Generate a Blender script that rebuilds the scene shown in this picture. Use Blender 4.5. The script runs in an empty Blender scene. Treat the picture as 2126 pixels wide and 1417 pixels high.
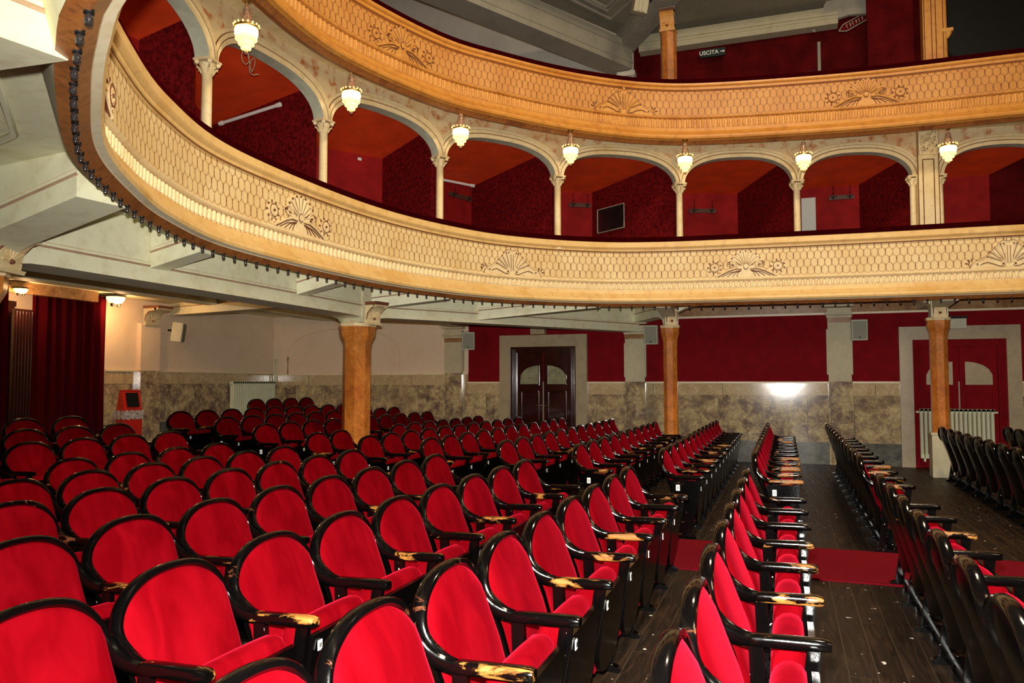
import bpy, math, random
from mathutils import Vector, Matrix
from mathutils.geometry import tessellate_polygon
random.seed(7)
SC = bpy.context.scene
COL = SC.collection
PI = math.pi
# ------------------------------------------------------------------ camera, world, lights, exposure
EYE = 1.45
YAW, PITCH = math.radians(19.55), math.radians(3.0945)
cd = bpy.data.cameras.new('camera'); cam = bpy.data.objects.new('camera', cd); COL.objects.link(cam)
cd.sensor_width = 36.0; cd.lens = 36.0 * 1600 / 2126; cd.clip_start = 0.05; cd.clip_end = 100
cam.location = (0, 0, EYE); cam.rotation_euler = (PI / 2 + PITCH, 0, YAW)
SC.camera = cam
w = bpy.data.worlds.new('world'); SC.world = w; w.use_nodes = True
w.node_tree.nodes['Background'].inputs[0].default_value = (1, .9, .75, 1)
w.node_tree.nodes['Background'].inputs[1].default_value = 0.05

def lamp(name, kind, loc, energy, color, target=None, **kw):
    l = bpy.data.lights.new(name, kind); l.energy = energy; l.color = color
    for k, v in kw.items(): setattr(l, k, v)
    o = bpy.data.objects.new(name, l); COL.objects.link(o); o.location = loc
    if target is not None:
        o.rotation_euler = (Vector(target) - Vector(loc)).to_track_quat('-Z', 'Y').to_euler()
    return o
# the camera's own flash, held just above the lens
lamp('camera_flash', 'SPOT', (-0.03, 0.0, EYE + .16), 3000, (1, .97, .90), target=(-0.8, 10, .4), spot_size=math.radians(136), spot_blend=.9, shadow_soft_size=.03)
# the hall's great chandelier and an added soft fill for the far side, both outside the frame
lamp('hall_chandelier_light', 'AREA', (1.2, 6.8, 8.8), 620, (1, .80, .54), target=(-0.5, 7.2, 0), shape='DISK', size=1.4)
lamp('near_gallery_fill', 'AREA', (3.0, 1.5, 4.9), 210, (1, .76, .48), target=(-1.5, 12.5, 3.6), shape='DISK', size=2.0)
SC.view_settings.view_transform = 'Standard'; SC.view_settings.look = 'None'
SC.view_settings.gamma = 1; SC.view_settings.use_curve_mapping = False
SC.view_settings.exposure = -0.12

# ------------------------------------------------------------------ materials
class NB:
    """small helper that writes node maths"""
    def __init__(s, m): s.nt = m.node_tree; s.n = s.nt.nodes; s.l = s.nt.links
    def put(s, sock, v):
        if isinstance(v, (int, float)): sock.default_value = v
        elif isinstance(v, tuple): sock.default_value = v if len(v) == len(sock.default_value) else (*v, 1)
        else: s.l.new(v, sock)
    def m(s, op, a, b=0, c=0, clamp=False):
        x = s.n.new('ShaderNodeMath'); x.operation = op; x.use_clamp = clamp
        s.put(x.inputs[0], a); s.put(x.inputs[1], b); s.put(x.inputs[2], c); return x.outputs[0]
    def coord(s, which='Object'):
        return s.n.new('ShaderNodeTexCoord').outputs[which]
    def sep(s, v):
        x = s.n.new('ShaderNodeSeparateXYZ'); s.put(x.inputs[0], v); return x.outputs
    def comb(s, a, b, c):
        x = s.n.new('ShaderNodeCombineXYZ'); s.put(x.inputs[0], a); s.put(x.inputs[1], b); s.put(x.inputs[2], c); return x.outputs[0]
    def scale(s, v, k):
        x = s.n.new('ShaderNodeMapping'); s.l.new(v, x.inputs[0]); x.inputs['Scale'].default_value = k if isinstance(k, tuple) else (k, k, k); return x.outputs[0]
    def noise(s, v, sc, det=4, rough=.55, dist=0.0):
        x = s.n.new('ShaderNodeTexNoise'); s.l.new(v, x.inputs['Vector']); x.inputs['Scale'].default_value = sc
        x.inputs['Detail'].default_value = det; x.inputs['Roughness'].default_value = rough; x.inputs['Distortion'].default_value = dist
        return x.outputs[0]
    def ramp(s, f, pts, interp='LINEAR'):
        x = s.n.new('ShaderNodeValToRGB'); s.l.new(f, x.inputs[0]); e = x.color_ramp.elements; x.color_ramp.interpolation = interp
        while len(e) < len(pts): e.new(.5)
        for k, (p, c) in enumerate(pts):
            e[k].position = p; e[k].color = (*c, 1) if len(c) == 3 else c
        return x.outputs[0]
    def mix(s, f, a, b, mode='MIX'):
        x = s.n.new('ShaderNodeMix'); x.data_type = 'RGBA'; x.blend_type = mode
        s.put(x.inputs[0], f); s.put(x.inputs[6], a); s.put(x.inputs[7], b); return x.outputs[2]
    def bump(s, h, st=.3, dist=.01):
        x = s.n.new('ShaderNodeBump'); s.l.new(h, x.inputs['Height']); x.inputs['Strength'].default_value = st; x.inputs['Distance'].default_value = dist; return x.outputs[0]

def newmat(name, rough=.6, col=(.5, .5, .5)):
    m = bpy.data.materials.new(name); m.use_nodes = True; b = m.node_tree.nodes['Principled BSDF']
    b.inputs['Roughness'].default_value = rough; b.inputs['Base Color'].default_value = (*col, 1)
    return m, b, NB(m)

def plaster(name, c1, c2, c3, rough=.6, sc=1.6, bump=.12, stain=.5):
    """painted plaster with age blotches of its own"""
    m, b, n = newmat(name, rough)
    v = n.coord('Object')
    f = n.noise(v, sc, 6, .6, .4); g = n.noise(v, sc * 7, 5, .6)
    c = n.ramp(f, [(.34, c2), (.5, c1), (.72, c1)])
    s = n.ramp(g, [(.50, (0, 0, 0)), (.70, (stain,) * 3)])
    n.put(b.inputs['Base Color'], n.mix(s, c, c3))
    n.put(b.inputs['Normal'], n.bump(n.noise(v, sc * 30, 3), bump, .004))
    return m

def simple(name, col, rough=.5, var=.12, sc=8, metallic=0, coat=0, spec=.5, bump=0.05):
    m, b, n = newmat(name, rough)
    v = n.coord('Object'); f = n.noise(v, sc, 4)
    d = tuple(max(0, x * (1 - var)) for x in col); l = tuple(min(1, x * (1 + var)) for x in col)
    n.put(b.inputs['Base Color'], n.ramp(f, [(.35, d), (.65, l)]))
    b.inputs['Metallic'].default_value = metallic; b.inputs['Coat Weight'].default_value = coat; b.inputs['Coat Roughness'].default_value = .12
    b.inputs['Specular IOR Level'].default_value = spec
    if bump: n.put(b.inputs['Normal'], n.bump(n.noise(v, sc * 6, 3), bump, .004))
    return m

def velvet(name, col, pile, sheen=.6, sc=5):
    m, b, n = newmat(name, .85)
    v = n.coord('Object'); inf = n.n.new('ShaderNodeObjectInfo')
    vv = n.n.new('ShaderNodeVectorMath'); vv.operation = 'ADD'; n.l.new(v, vv.inputs[0]); n.l.new(n.comb(n.m('MULTIPLY', inf.outputs['Random'], 37.0), 0, 0), vv.inputs[1])
    f = n.noise(n.scale(vv.outputs[0], (1.6, 1.6, .45)), sc, 3, .5, .6)
    n.put(b.inputs['Base Color'], n.ramp(f, [(.38, col), (.80, pile)]))
    b.inputs['Specular IOR Level'].default_value = 0.0
    b.inputs['Sheen Weight'].default_value = sheen; b.inputs['Sheen Roughness'].default_value = .35
    b.inputs['Sheen Tint'].default_value = (1, .02, .06, 1)
    n.put(b.inputs['Normal'], n.bump(n.noise(v, 260, 2), .12, .002))
    return m

def lacquer(name, wear_col, lo, hi, chips=True, spec=.38, rough=.13):
    """black lacquer rubbed through to the wood; LO/HI set how much wood shows"""
    m, b, n = newmat(name, .14)
    v = n.coord('Object'); inf = n.n.new('ShaderNodeObjectInfo')
    vv = n.n.new('ShaderNodeVectorMath'); vv.operation = 'ADD'; n.l.new(v, vv.inputs[0])
    n.l.new(n.comb(n.m('MULTIPLY', inf.outputs['Random'], 51.0), n.m('MULTIPLY', inf.outputs['Random'], 13.0), 0), vv.inputs[1]); V = vv.outputs[0]
    f = n.noise(n.scale(V, (.55, 2.2, 1.6)), 9, 6, .62, .5)
    thr = n.m('ADD', f, n.m('MULTIPLY', n.m('SUBTRACT', inf.outputs['Random'], .35), .12))
    k = n.ramp(thr, [(lo, (0, 0, 0)), (hi, (1, 1, 1))])
    wood = n.ramp(n.noise(n.scale(V, (3, 40, 40)), 2, 3), [(.35, tuple(x * .55 for x in wear_col)), (.65, wear_col)])
    c = n.mix(k, (.0012, .001, .001), wood)
    if chips:
        ch = n.ramp(n.noise(V, 46, 2, .5), [(.735, (0, 0, 0)), (.75, (1, 1, 1))])
        c = n.mix(ch, c, (.75, .68, .52))
    n.put(b.inputs['Base Color'], c)
    n.put(b.inputs['Roughness'], n.m('ADD', n.m('MULTIPLY', k, .3), rough))
    b.inputs['Specular IOR Level'].default_value = spec
    n.put(b.inputs['Normal'], n.bump(n.noise(V, 34, 4), .18, .004))
    return m

def marble(name, cols, tile=(.78, 9.0), seam=(.12, .1, .07), rough=.1, sc=4.2, vein=(.16, .11, .12)):
    m, b, n = newmat(name, rough)
    v = n.coord('Object'); x, y, z = n.sep(v)
    u = n.m('ADD', x, y)
    br = n.n.new('ShaderNodeTexBrick'); n.l.new(n.comb(u, n.m('ADD', z, .44 if tile[1] < 2 else 0), 0), br.inputs[0])
    br.offset = .35; br.inputs['Scale'].default_value = 1; br.inputs['Mortar Size'].default_value = .004; br.inputs['Mortar Smooth'].default_value = 0
    br.inputs['Brick Width'].default_value = tile[0]; br.inputs['Row Height'].default_value = tile[1]; br.inputs['Bias'].default_value = 0
    br.inputs['Color1'].default_value = (0, 0, 0, 1); br.inputs['Color2'].default_value = (1, 1, 1, 1)
    off = n.m('MULTIPLY', br.outputs['Color'], 7.0)
    w = n.n.new('ShaderNodeVectorMath'); w.operation = 'ADD'; n.l.new(v, w.inputs[0]); n.l.new(n.comb(off, off, off), w.inputs[1]); V = w.outputs[0]
    f = n.noise(V, sc, 14, .84, .3); g = n.noise(V, sc * 1.6, 14, .85, .5)
    c = n.ramp(f, [(.38, cols[0]), (.46, cols[1]), (.53, cols[2]), (.62, cols[3])])
    vn = n.ramp(g, [(.47, (0, 0, 0)), (.5, (.7,) * 3), (.53, (0, 0, 0))])
    c = n.mix(vn, c, vein)
    c = n.mix(n.ramp(br.outputs['Color'], [(0, (0, 0, 0)), (1, (.35,) * 3)]), c, cols[2])
    c = n.mix(br.outputs['Fac'], c, seam)
    n.put(b.inputs['Base Color'], c)
    n.put(b.inputs['Normal'], n.bump(n.noise(v, 5, 3), .03, .01))
    return m

def planks(name):
    m, b, n = newmat(name, .42)
    v = n.coord('Object'); x, y, z = n.sep(v)
    br = n.n.new('ShaderNodeTexBrick'); n.l.new(n.comb(y, x, 0), br.inputs[0]); br.offset = .37
    br.inputs['Scale'].default_value = 1; br.inputs['Brick Width'].default_value = 2.6; br.inputs['Row Height'].default_value = .135
    br.inputs['Mortar Size'].default_value = .0035; br.inputs['Mortar Smooth'].default_value = .2
    br.inputs['Color1'].default_value = (0, 0, 0, 1); br.inputs['Color2'].default_value = (1, 1, 1, 1); br.inputs['Mortar'].default_value = (.5, .5, .5, 1)
    o = n.m('MULTIPLY', br.outputs['Color'], 9.0)
    V = n.comb(n.m('MULTIPLY', x, 14), n.m('ADD', n.m('MULTIPLY', y, 1.4), o), o)
    g = n.noise(V, 1.0, 6, .65, 2.4)
    c = n.ramp(g, [(.3, (.004, .002, .0015)), (.5, (.015, .008, .0045)), (.68, (.042, .021, .010))])
    c = n.mix(n.m('MULTIPLY', br.outputs['Color'], .3), c, (.03, .02, .014))
    c = n.mix(br.outputs['Fac'], c, (.05, .032, .02))
    big = n.noise(v, .9, 4); c = n.mix(n.ramp(big, [(.4, (0, 0, 0)), (.7, (.4,) * 3)]), c, (.022, .018, .014))
    ch = n.ramp(n.noise(v, 19, 2, .45), [(.72, (0, 0, 0)), (.73, (1, 1, 1))])
    c = n.mix(ch, c, (.6, .56, .48))
    n.put(b.inputs['Base Color'], c)
    n.put(b.inputs['Roughness'], n.ramp(g, [(.3, (.35,) * 3), (.7, (.6,) * 3)])); b.inputs['Specular IOR Level'].default_value = .12
    n.put(b.inputs['Normal'], n.bump(n.m('SUBTRACT', g, br.outputs['Fac']), .35, .006))
    return m

def scales(name, base, base2, line):
    """hand painted fish scale pattern; UV is metres along and up the panel"""
    m, b, n = newmat(name, .55)
    u, v, _ = n.sep(n.coord('UV'))
    W_, H_ = .099, .115
    r = n.m('DIVIDE', v, H_); fac = None
    for k in (0, 1, 2):                                     # the scale of this row and of the two rows above it
        row = n.m('ADD', n.m('FLOOR', r), k)
        par = n.m('MULTIPLY', n.m('MODULO', row, 2), .5)
        uu = n.m('ABSOLUTE', n.m('SUBTRACT', n.m('FRACT', n.m('ADD', n.m('DIVIDE', u, W_), par)), .5))
        vv = n.m('SUBTRACT', r, row)                        # 0..1 for the own row, negative for rows above
        t = n.m('MULTIPLY', uu, 2.0)
        arc = n.m('MULTIPLY', n.m('SUBTRACT', 1.0, n.m('SQRT', n.m('SUBTRACT', 1.0, n.m('MULTIPLY', t, n.m('MULTIPLY', t, .98))))), .30)
        arc = n.m('ADD', arc, n.m('MULTIPLY', t, .24))
        d = n.m('ABSOLUTE', n.m('SUBTRACT', vv, arc))
        ln = n.m('LESS_THAN', d, n.m('ADD', .05, n.m('MULTIPLY', t, .08)))
        tick = n.m('MULTIPLY', n.m('LESS_THAN', uu, n.m('ADD', .012, n.m('MULTIPLY', .085, n.m('SUBTRACT', 1.0, n.m('ABSOLUTE', n.m('ADD', n.m('MULTIPLY', vv, 1.5), .35)))))),
                   n.m('MULTIPLY', n.m('LESS_THAN', vv, .14), n.m('GREATER_THAN', vv, -.78)))
        fac = ln if fac is None else n.m('MAXIMUM', fac, ln); tk = tick if k == 0 else n.m('MAXIMUM', tk, tick)
    o = n.coord('Object')
    c = n.ramp(n.noise(o, 2.5, 5), [(.35, base2), (.65, base)]); line2 = tuple(a_ * .45 + b_ * .55 for a_, b_ in zip(base2, line))
    c = n.mix(n.m('MULTIPLY', fac, .75), c, line2); fac = tk
    fade = n.ramp(n.noise(o, 9, 3), [(.3, (.35,) * 3), (.6, (1,) * 3)])
    n.put(b.inputs['Base Color'], n.mix(n.m('MULTIPLY', fac, n.m('MULTIPLY', fade, .95)), c, line))
    n.put(b.inputs['Normal'], n.bump(n.m('SUBTRACT', 1.0, fac), .25, .004))
    return m

def glow(name, col, strength, base=(.9, .8, .5)):
    m, b, n = newmat(name, .2, base)
    v = n.coord('Object'); x, y, z = n.sep(v)
    ang = n.m('ARCTAN2', y, x); s = n.m('ADD', .72, n.m('MULTIPLY', n.m('SINE', n.m('MULTIPLY', ang, 26)), .28))
    b.inputs['Emission Color'].default_value = (*col, 1); n.put(b.inputs['Emission Strength'], n.m('MULTIPLY', s, strength))
    return m

MT = {}
MT['cream'] = plaster('cream_ceiling_paint', (.82, .79, .55), (.73, .69, .44), (.44, .33, .15), .6, 1.1, .1, .28)
MT['creamline'] = simple('painted_pink_brown_line', (.42, .27, .17), .6)
MT['fascia1'] = plaster('buff_balcony_paint', (.78, .52, .20), (.70, .42, .13), (.46, .24, .08), .42, 1.4, .06, .4)
MT['ivory'] = plaster('ivory_relief_paint', (.82, .66, .37), (.74, .54, .26), (.46, .26, .1), .45, 2.5, .06, .35)
MT['fascia2'] = plaster('ochre_gallery_front', (.62, .27, .045), (.54, .21, .03), (.30, .085, .015), .42, 1.4, .06, .45)  # deeper orange than the lower balcony's buff
MT['ochre'] = plaster('ochre_gallery_relief', (.64, .30, .06), (.54, .23, .04), (.28, .08, .02), .45, 2.5, .06, .4)
MT['scale1'] = scales('buff_scale_pattern', (.78, .61, .31), (.70, .50, .22), (.20, .05, .008))
MT['scale2'] = scales('ochre_scale_pattern', (.60, .28, .06), (.52, .22, .04), (.16, .03, .006))
MT['brownline'] = simple('thin_brown_line', (.16, .045, .015), .6)  # thin dark brown for the lines on reliefs and trim
MT['strip'] = plaster('worn_brown_edge', (.34, .12, .03), (.22, .07, .02), (.06, .03, .015), .35, 4, .15, .6)
MT['white'] = plaster('pale_moulding_and_lit_nose', (.78, .68, .46), (.70, .58, .36), (.50, .34, .15), .4, 2.2, .08, .3)
MT['arch'] = plaster('arcade_cream_paint', (.80, .66, .38), (.72, .56, .28), (.50, .30, .12), .5, 2.0, .08, .35)
MT['spandrel'] = plaster('faded_painted_spandrel', (.66, .53, .31), (.64, .40, .18), (.44, .13, .03), .6, 1.2, .1, 1.0)
MT['green'] = simple('pale_green_reveal', (.52, .55, .42), .55)
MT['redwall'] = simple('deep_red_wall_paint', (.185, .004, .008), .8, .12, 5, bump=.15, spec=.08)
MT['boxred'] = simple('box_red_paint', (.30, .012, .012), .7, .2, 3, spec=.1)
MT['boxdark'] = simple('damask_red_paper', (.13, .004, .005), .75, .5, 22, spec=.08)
MT['boxceil'] = simple('box_red_ceiling_paint', (.82, .07, .016), .6, .12, 3, spec=.1)
MT['pink'] = plaster('pinkish_wall_paint', (.74, .60, .44), (.68, .53, .38), (.70, .42, .28), .7, .8, .08, .25)
MT['palewall'] = plaster('pale_gallery_wall_paint', (.66, .61, .52), (.58, .53, .45), (.5, .42, .34), .7, 1.0, .08, .25)
MT['gallerywall'] = simple('shaded_red_gallery_wall', (.085, .003, .004), .8, .3, 3, bump=.1, spec=.05)  # darker copy of the red wall, the gallery's dimness put into the colour
MT['grey'] = plaster('grey_gallery_plaster', (.38, .35, .27), (.33, .31, .24), (.26, .23, .17), .7, 1.4, .1, .3)
MT['greypanel'] = plaster('dim_ceiling_plaster', (.30, .27, .19), (.26, .23, .16), (.20, .15, .09), .7, 1.4, .1, .3)
MT['marble'] = marble('veined_brown_marble', ((.055, .032, .032), (.22, .14, .10), (.52, .41, .20), (.76, .64, .36)))
MT['tan'] = marble('tan_marble_border', ((.42, .31, .15), (.54, .41, .22), (.60, .47, .27), (.66, .54, .33)), (1.3, 3.0), rough=.1, sc=3.5, vein=(.25, .17, .1))
MT['greybase'] = marble('grey_marble_base', ((.04, .04, .04), (.10, .10, .09), (.16, .16, .13), (.24, .23, .2)), (1.6, 3.0), rough=.15, sc=3, vein=(.03, .03, .03))
MT['surround'] = plaster('travertine_door_surround', (.40, .32, .20), (.34, .27, .17), (.24, .18, .10), .35, 5, .1, .5)
MT['brownband'] = marble('brown_marble_band', ((.14, .06, .02), (.26, .13, .05), (.36, .2, .09), (.45, .3, .16)), (2.2, 3), rough=.2, sc=4, vein=(.12, .05, .02))
MT['pillar'] = marble('orange_brown_faux_marble', ((.30, .075, .012), (.46, .14, .02), (.56, .19, .03), (.66, .27, .06)), (9, 9), rough=.25, sc=1.1, vein=(.2, .06, .015))
MT['floor'] = planks('worn_dark_planks')
MT['carpet'] = simple('dark_red_runner', (.13, .003, .008), .95, .15, 60, bump=.3, spec=.05)
MT['velvet'] = velvet('bright_red_velvet', (.106, .0006, .0023), (.185, .0016, .005), .22)
MT['velvetrail'] = velvet('dark_red_velvet', (.022, .0004, .001), (.032, .001, .002), .08)
MT['curtain'] = velvet('crimson_curtain_velvet', (.05, .002, .004), (.07, .003, .005), .15, 2)
MT['black'] = lacquer('black_lacquer_frame', (.17, .05, .02), .67, .74, False)
MT['blackshell'] = lacquer('black_back_shell', (.03, .012, .006), .72, .8, False, .2, .2)
MT['armwood'] = lacquer('rubbed_armrest_lacquer', (.42, .17, .035), .595, .655, False)
MT['standard'] = lacquer('chipped_black_standard', (.10, .05, .03), .72, .8, True)
MT['darkwood'] = simple('glossy_maroon_wood', (.028, .005, .004), .2, .3, 6, coat=.6)
MT['glassy'] = simple('dim_yellowish_glass', (.26, .26, .16), .15, .2, 9)
MT['brass'] = simple('dull_brass', (.5, .33, .12), .35, .2, 10, metallic=1)
MT['radiator'] = simple('cream_radiator_enamel', (.66, .68, .47), .3, .06, 6)
MT['whiteboard'] = simple('white_card', (.85, .86, .8), .5, .03, 6)
MT['ink'] = simple('black_ink', (.02, .02, .02), .5)
MT['speaker'] = simple('grey_speaker_shell', (.50, .48, .34), .5, .06, 6)
MT['grille'] = simple('grey_speaker_grille', (.24, .235, .17), .6, .1, 90)
MT['binred'] = simple('red_bin_enamel', (.55, .02, .012), .3, .1, 5)
MT['dark'] = simple('blackened_metal', (.008, .008, .008), .4, .1, 8, spec=.2)
MT['signgreen'] = simple('black_green_sign_face', (.008, .02, .016), .4)
MT['bin_bag'] = simple('crinkled_clear_plastic', (.5, .42, .38), .15, .5, 30, bump=.8)
MT['stone'] = plaster('cream_stone_block', (.52, .47, .31), (.46, .41, .26), (.35, .3, .18), .6, 5, .2, .3)
MT['stucco'] = plaster('stained_stucco', (.62, .58, .40), (.56, .50, .32), (.50, .27, .06), .6, 2.4, .1, .7)
MT['tube'] = simple('white_tube_casing', (.8, .8, .74), .3, .03, 6)
MT['lampglass'] = glow('lit_crystal_beads', (1, .6, .16), 2.6)
MT['lampcore'] = glow('lit_crystal_core', (1, .72, .28), 5)
MT['crystal'] = simple('dim_crystal_beads', (.42, .24, .14), .15, .5, 60, coat=.6)
MT['sconceglow'] = glow('lit_wall_lamp_glass', (1, .45, .08), 14)
MT['bulb'] = simple('grey_smoked_bulb', (.02, .017, .017), .08, .2, 10, coat=.4)
MT['picglass'] = simple('dark_picture_glass', (.02, .012, .012), .08, .3, 3, coat=1)
MT['hookwood'] = simple('brown_hook_board', (.09, .035, .02), .5)
MT['doorwhite'] = simple('pale_painted_door', (.66, .68, .62), .5, .04, 3)

# ------------------------------------------------------------------ mesh builder
class M:
    def __init__(s): s.v = []; s.f = []; s.mi = []; s.uv = []; s.sm = []
    def add(s, pts, faces, mat=0, smooth=True, uvs=None):
        o = len(s.v); s.v += [tuple(p) for p in pts]
        for k, f in enumerate(faces):
            s.f.append([o + i for i in f]); s.mi.append(mat); s.sm.append(smooth)
            s.uv.append([uvs[i] for i in f] if uvs else None)
        return s
    def box(s, c, d, mat=0, rz=0.0, mx=None):
        p = []
        for z in (-.5, .5):
            for x, y in ((-.5, -.5), (.5, -.5), (.5, .5), (-.5, .5)):
                q = Vector((x * d[0], y * d[1], z * d[2]))
                if rz: q.rotate(Matrix.Rotation(rz, 3, 'Z'))
                if mx is not None: q = mx @ q
                p.append((q.x + c[0], q.y + c[1], q.z + c[2]))
        return s.add(p, [(3, 2, 1, 0), (4, 5, 6, 7), (0, 1, 5, 4), (1, 2, 6, 5), (2, 3, 7, 6), (3, 0, 4, 7)], mat, False)
    def b2(s, x0, x1, y0, y1, z0, z1, mat=0):
        return s.box(((x0 + x1) / 2, (y0 + y1) / 2, (z0 + z1) / 2), (abs(x1 - x0), abs(y1 - y0), abs(z1 - z0)), mat)
    def loft(s, rings, closed=True, caps=True, mat=0, smooth=True, uvs=None):
        n = len(rings[0]); pts = [p for r in rings for p in r]; fs = []
        for i in range(len(rings) - 1):
            for j in range(n if closed else n - 1):
                k = (j + 1) % n; fs.append((i * n + j, i * n + k, (i + 1) * n + k, (i + 1) * n + j))
        if caps and closed: fs.append(tuple(range(n - 1, -1, -1))); fs.append(tuple(range((len(rings) - 1) * n, len(rings) * n)))
        return s.add(pts, fs, mat, smooth, [q for r in uvs for q in r] if uvs else None)
    def lathe(s, c, prof, seg=16, mat=0, caps=True):
        return s.loft([[(c[0] + r * math.cos(2 * PI * k / seg), c[1] + r * math.sin(2 * PI * k / seg), c[2] + z) for k in range(seg)] for r, z in prof], True, caps, mat)
    def tube(s, pts, r, seg=8, mat=0, flat=1.0):
        P = [Vector(p) for p in pts]; rings = []; up = Vector((0, 0, 1))
        for i, p in enumerate(P):
            t = (P[min(i + 1, len(P) - 1)] - P[max(i - 1, 0)]).normalized()
            a = t.cross(up)
            if a.length < 1e-3: a = t.cross(Vector((1, 0, 0)))
            a.normalize(); b = a.cross(t).normalized(); rr = r[i] if isinstance(r, (list, tuple)) else r
            rings.append([tuple(p + a * rr * math.cos(2 * PI * k / seg) + b * rr * flat * math.sin(2 * PI * k / seg)) for k in range(seg)])
        return s.loft(rings, True, True, mat)
    def prism(s, poly, fn, d0, d1, mat=0, smooth=False):
        n = len(poly); a = [fn(u, v, d0) for u, v in poly]; b = [fn(u, v, d1) for u, v in poly]
        return s.add(a + b, [tuple(range(n)), tuple(range(2 * n - 1, n - 1, -1))] + [(i, (i + 1) % n, n + (i + 1) % n, n + i) for i in range(n)], mat, smooth)
    def build(s, name, mats, parent=None, loc=None):
        me = bpy.data.meshes.new(name); me.from_pydata(s.v, [], s.f)
        for m in (mats if isinstance(mats, (list, tuple)) else [mats]): me.materials.append(MT[m])
        me.polygons.foreach_set('material_index', s.mi); me.polygons.foreach_set('use_smooth', s.sm)
        if any(u is not None for u in s.uv):
            L = me.uv_layers.new(name='UVMap').data
            for p, u in zip(me.polygons, s.uv):
                if u:
                    for li, q in zip(p.loop_indices, u): L[li].uv = q
        me.set_sharp_from_angle(angle=math.radians(40)); me.update()
        o = bpy.data.objects.new(name, me); COL.objects.link(o)
        if parent is not None: o.parent = parent
        if loc is not None: o.location = loc
        return o

def tag(o, label, cat, group=None):
    o['label'] = label; o['category'] = cat
    if group: o['group'] = group
    return o
def thing(name, label, cat, loc=(0, 0, 0), rz=0, group=None):
    o = bpy.data.objects.new(name, None); COL.objects.link(o); o.location = loc; o.rotation_euler = (0, 0, rz); o.empty_display_size = .1
    return tag(o, label, cat, group)
def struct(o, label=None, cat=None):
    o['kind'] = 'structure'
    if label: o['label'] = label; o['category'] = cat or 'wall'
    return o
def dup(o, parent=None, loc=None, rz=None):
    c = o.copy(); COL.objects.link(c); c.parent = parent
    if loc is not None: c.location = loc
    if rz is not None: c.rotation_euler = (0, 0, rz)
    for ch in [k for k in bpy.data.objects if k.parent == o] if o.name not in KIDS else KIDS[o.name]: dup(ch, c)
    return c
KIDS = {}

# ------------------------------------------------------------------ plan curves
class Path:
    def __init__(s, pts, step=.05):
        P = [Vector(p) for p in pts]; P = [P[0] * 2 - P[1]] + P + [P[-1] * 2 - P[-2]]; D = []
        for i in range(1, len(P) - 2):
            for k in range(24):
                t = k / 24; a, b, c, d = P[i - 1], P[i], P[i + 1], P[i + 2]
                D.append(.5 * ((2 * b) + (c - a) * t + (2 * a - 5 * b + 4 * c - d) * t * t + (3 * b - a - 3 * c + d) * t ** 3))
        D.append(P[-2]); S = [0.0]
        for i in range(1, len(D)): S.append(S[-1] + (D[i] - D[i - 1]).length)
        s.D, s.S, s.L = D, S, S[-1]
    def at(s, u):
        u = min(max(u, 0), s.L - 1e-6); lo, hi = 0, len(s.S) - 1
        while hi - lo > 1:
            m = (lo + hi) // 2
            if s.S[m] <= u: lo = m
            else: hi = m
        t = (u - s.S[lo]) / (s.S[hi] - s.S[lo] + 1e-12); return s.D[lo].lerp(s.D[hi], t)
    def nrm(s, u):
        t = s.at(min(u + .15, s.L)) - s.at(max(u - .15, 0)); t.normalize(); return Vector((-t.y, t.x))
    def p3(s, u, o, z):
        q = s.at(u) - s.nrm(u) * o; return (q.x, q.y, z)
    def near(s, x, y):
        return min((((d - Vector((x, y))).length, u) for d, u in zip(s.D, s.S)))[1]
def sweep(m, path, prof, s0, s1, ds=.15, mats=0, close=False, uv=False):
    n = max(2, int((s1 - s0) / ds) + 1); ss = [s0 + (s1 - s0) * k / (n - 1) for k in range(n)]
    acc = [0]
    for i in range(1, len(prof)): acc.append(acc[-1] + math.hypot(prof[i][0] - prof[i - 1][0], prof[i][1] - prof[i - 1][1]))
    pr = list(prof) + ([prof[0]] if close else [])
    for i in range(len(pr) - 1):
        a = [path.p3(u, *pr[i]) for u in ss]; b = [path.p3(u, *pr[i + 1]) for u in ss]
        mt = mats[i] if isinstance(mats, (list, tuple)) else mats
        if uv: m.loft([a, b], False, False, mt, True, [[(u, acc[i]) for u in ss], [(u, acc[i + 1]) for u in ss]])
        else: m.loft([a, b], False, False, mt, True)
F1 = Path([(4.4, 12.6), (3.16, 12.55), (1.15, 12.49), (-.91, 12.33), (-1.9, 12.19), (-2.73, 11.9), (-3.55, 11.3), (-4.2, 10.5), (-4.72, 9.19), (-4.93, 7.76), (-4.9, 5.89), (-4.51, 4.69), (-4.0, 3.8), (-3.48, 3.10), (-2.81, 2.47), (-2.39, 2.12), (-2.03, 1.87), (-1.2, 1.48), (0, 1.25), (1.5, 1.2), (3.2, 1.2)])
F2 = Path([(4.4, 12.66), (3.26, 12.62), (1.23, 12.58), (-.87, 12.29), (-1.95, 11.92), (-2.91, 11.2), (-3.75, 10.25), (-4.36, 9.32), (-4.84, 7.7), (-4.81, 6.29), (-4.45, 4.8), (-3.7, 3.5), (-2.8, 2.5), (-1.6, 1.75), (0, 1.4), (3.2, 1.3)])
COLS = [(4.08, 13.68), (2.15, 13.47), (.235, 13.12), (-1.57, 12.66), (-3.31, 11.56), (-4.61, 10.0), (-5.32, 8.13), (-5.41, 6.2), (-4.9, 4.25), (-3.75, 2.6), (-2.1, 1.6)]
AR = Path(COLS)

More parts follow.
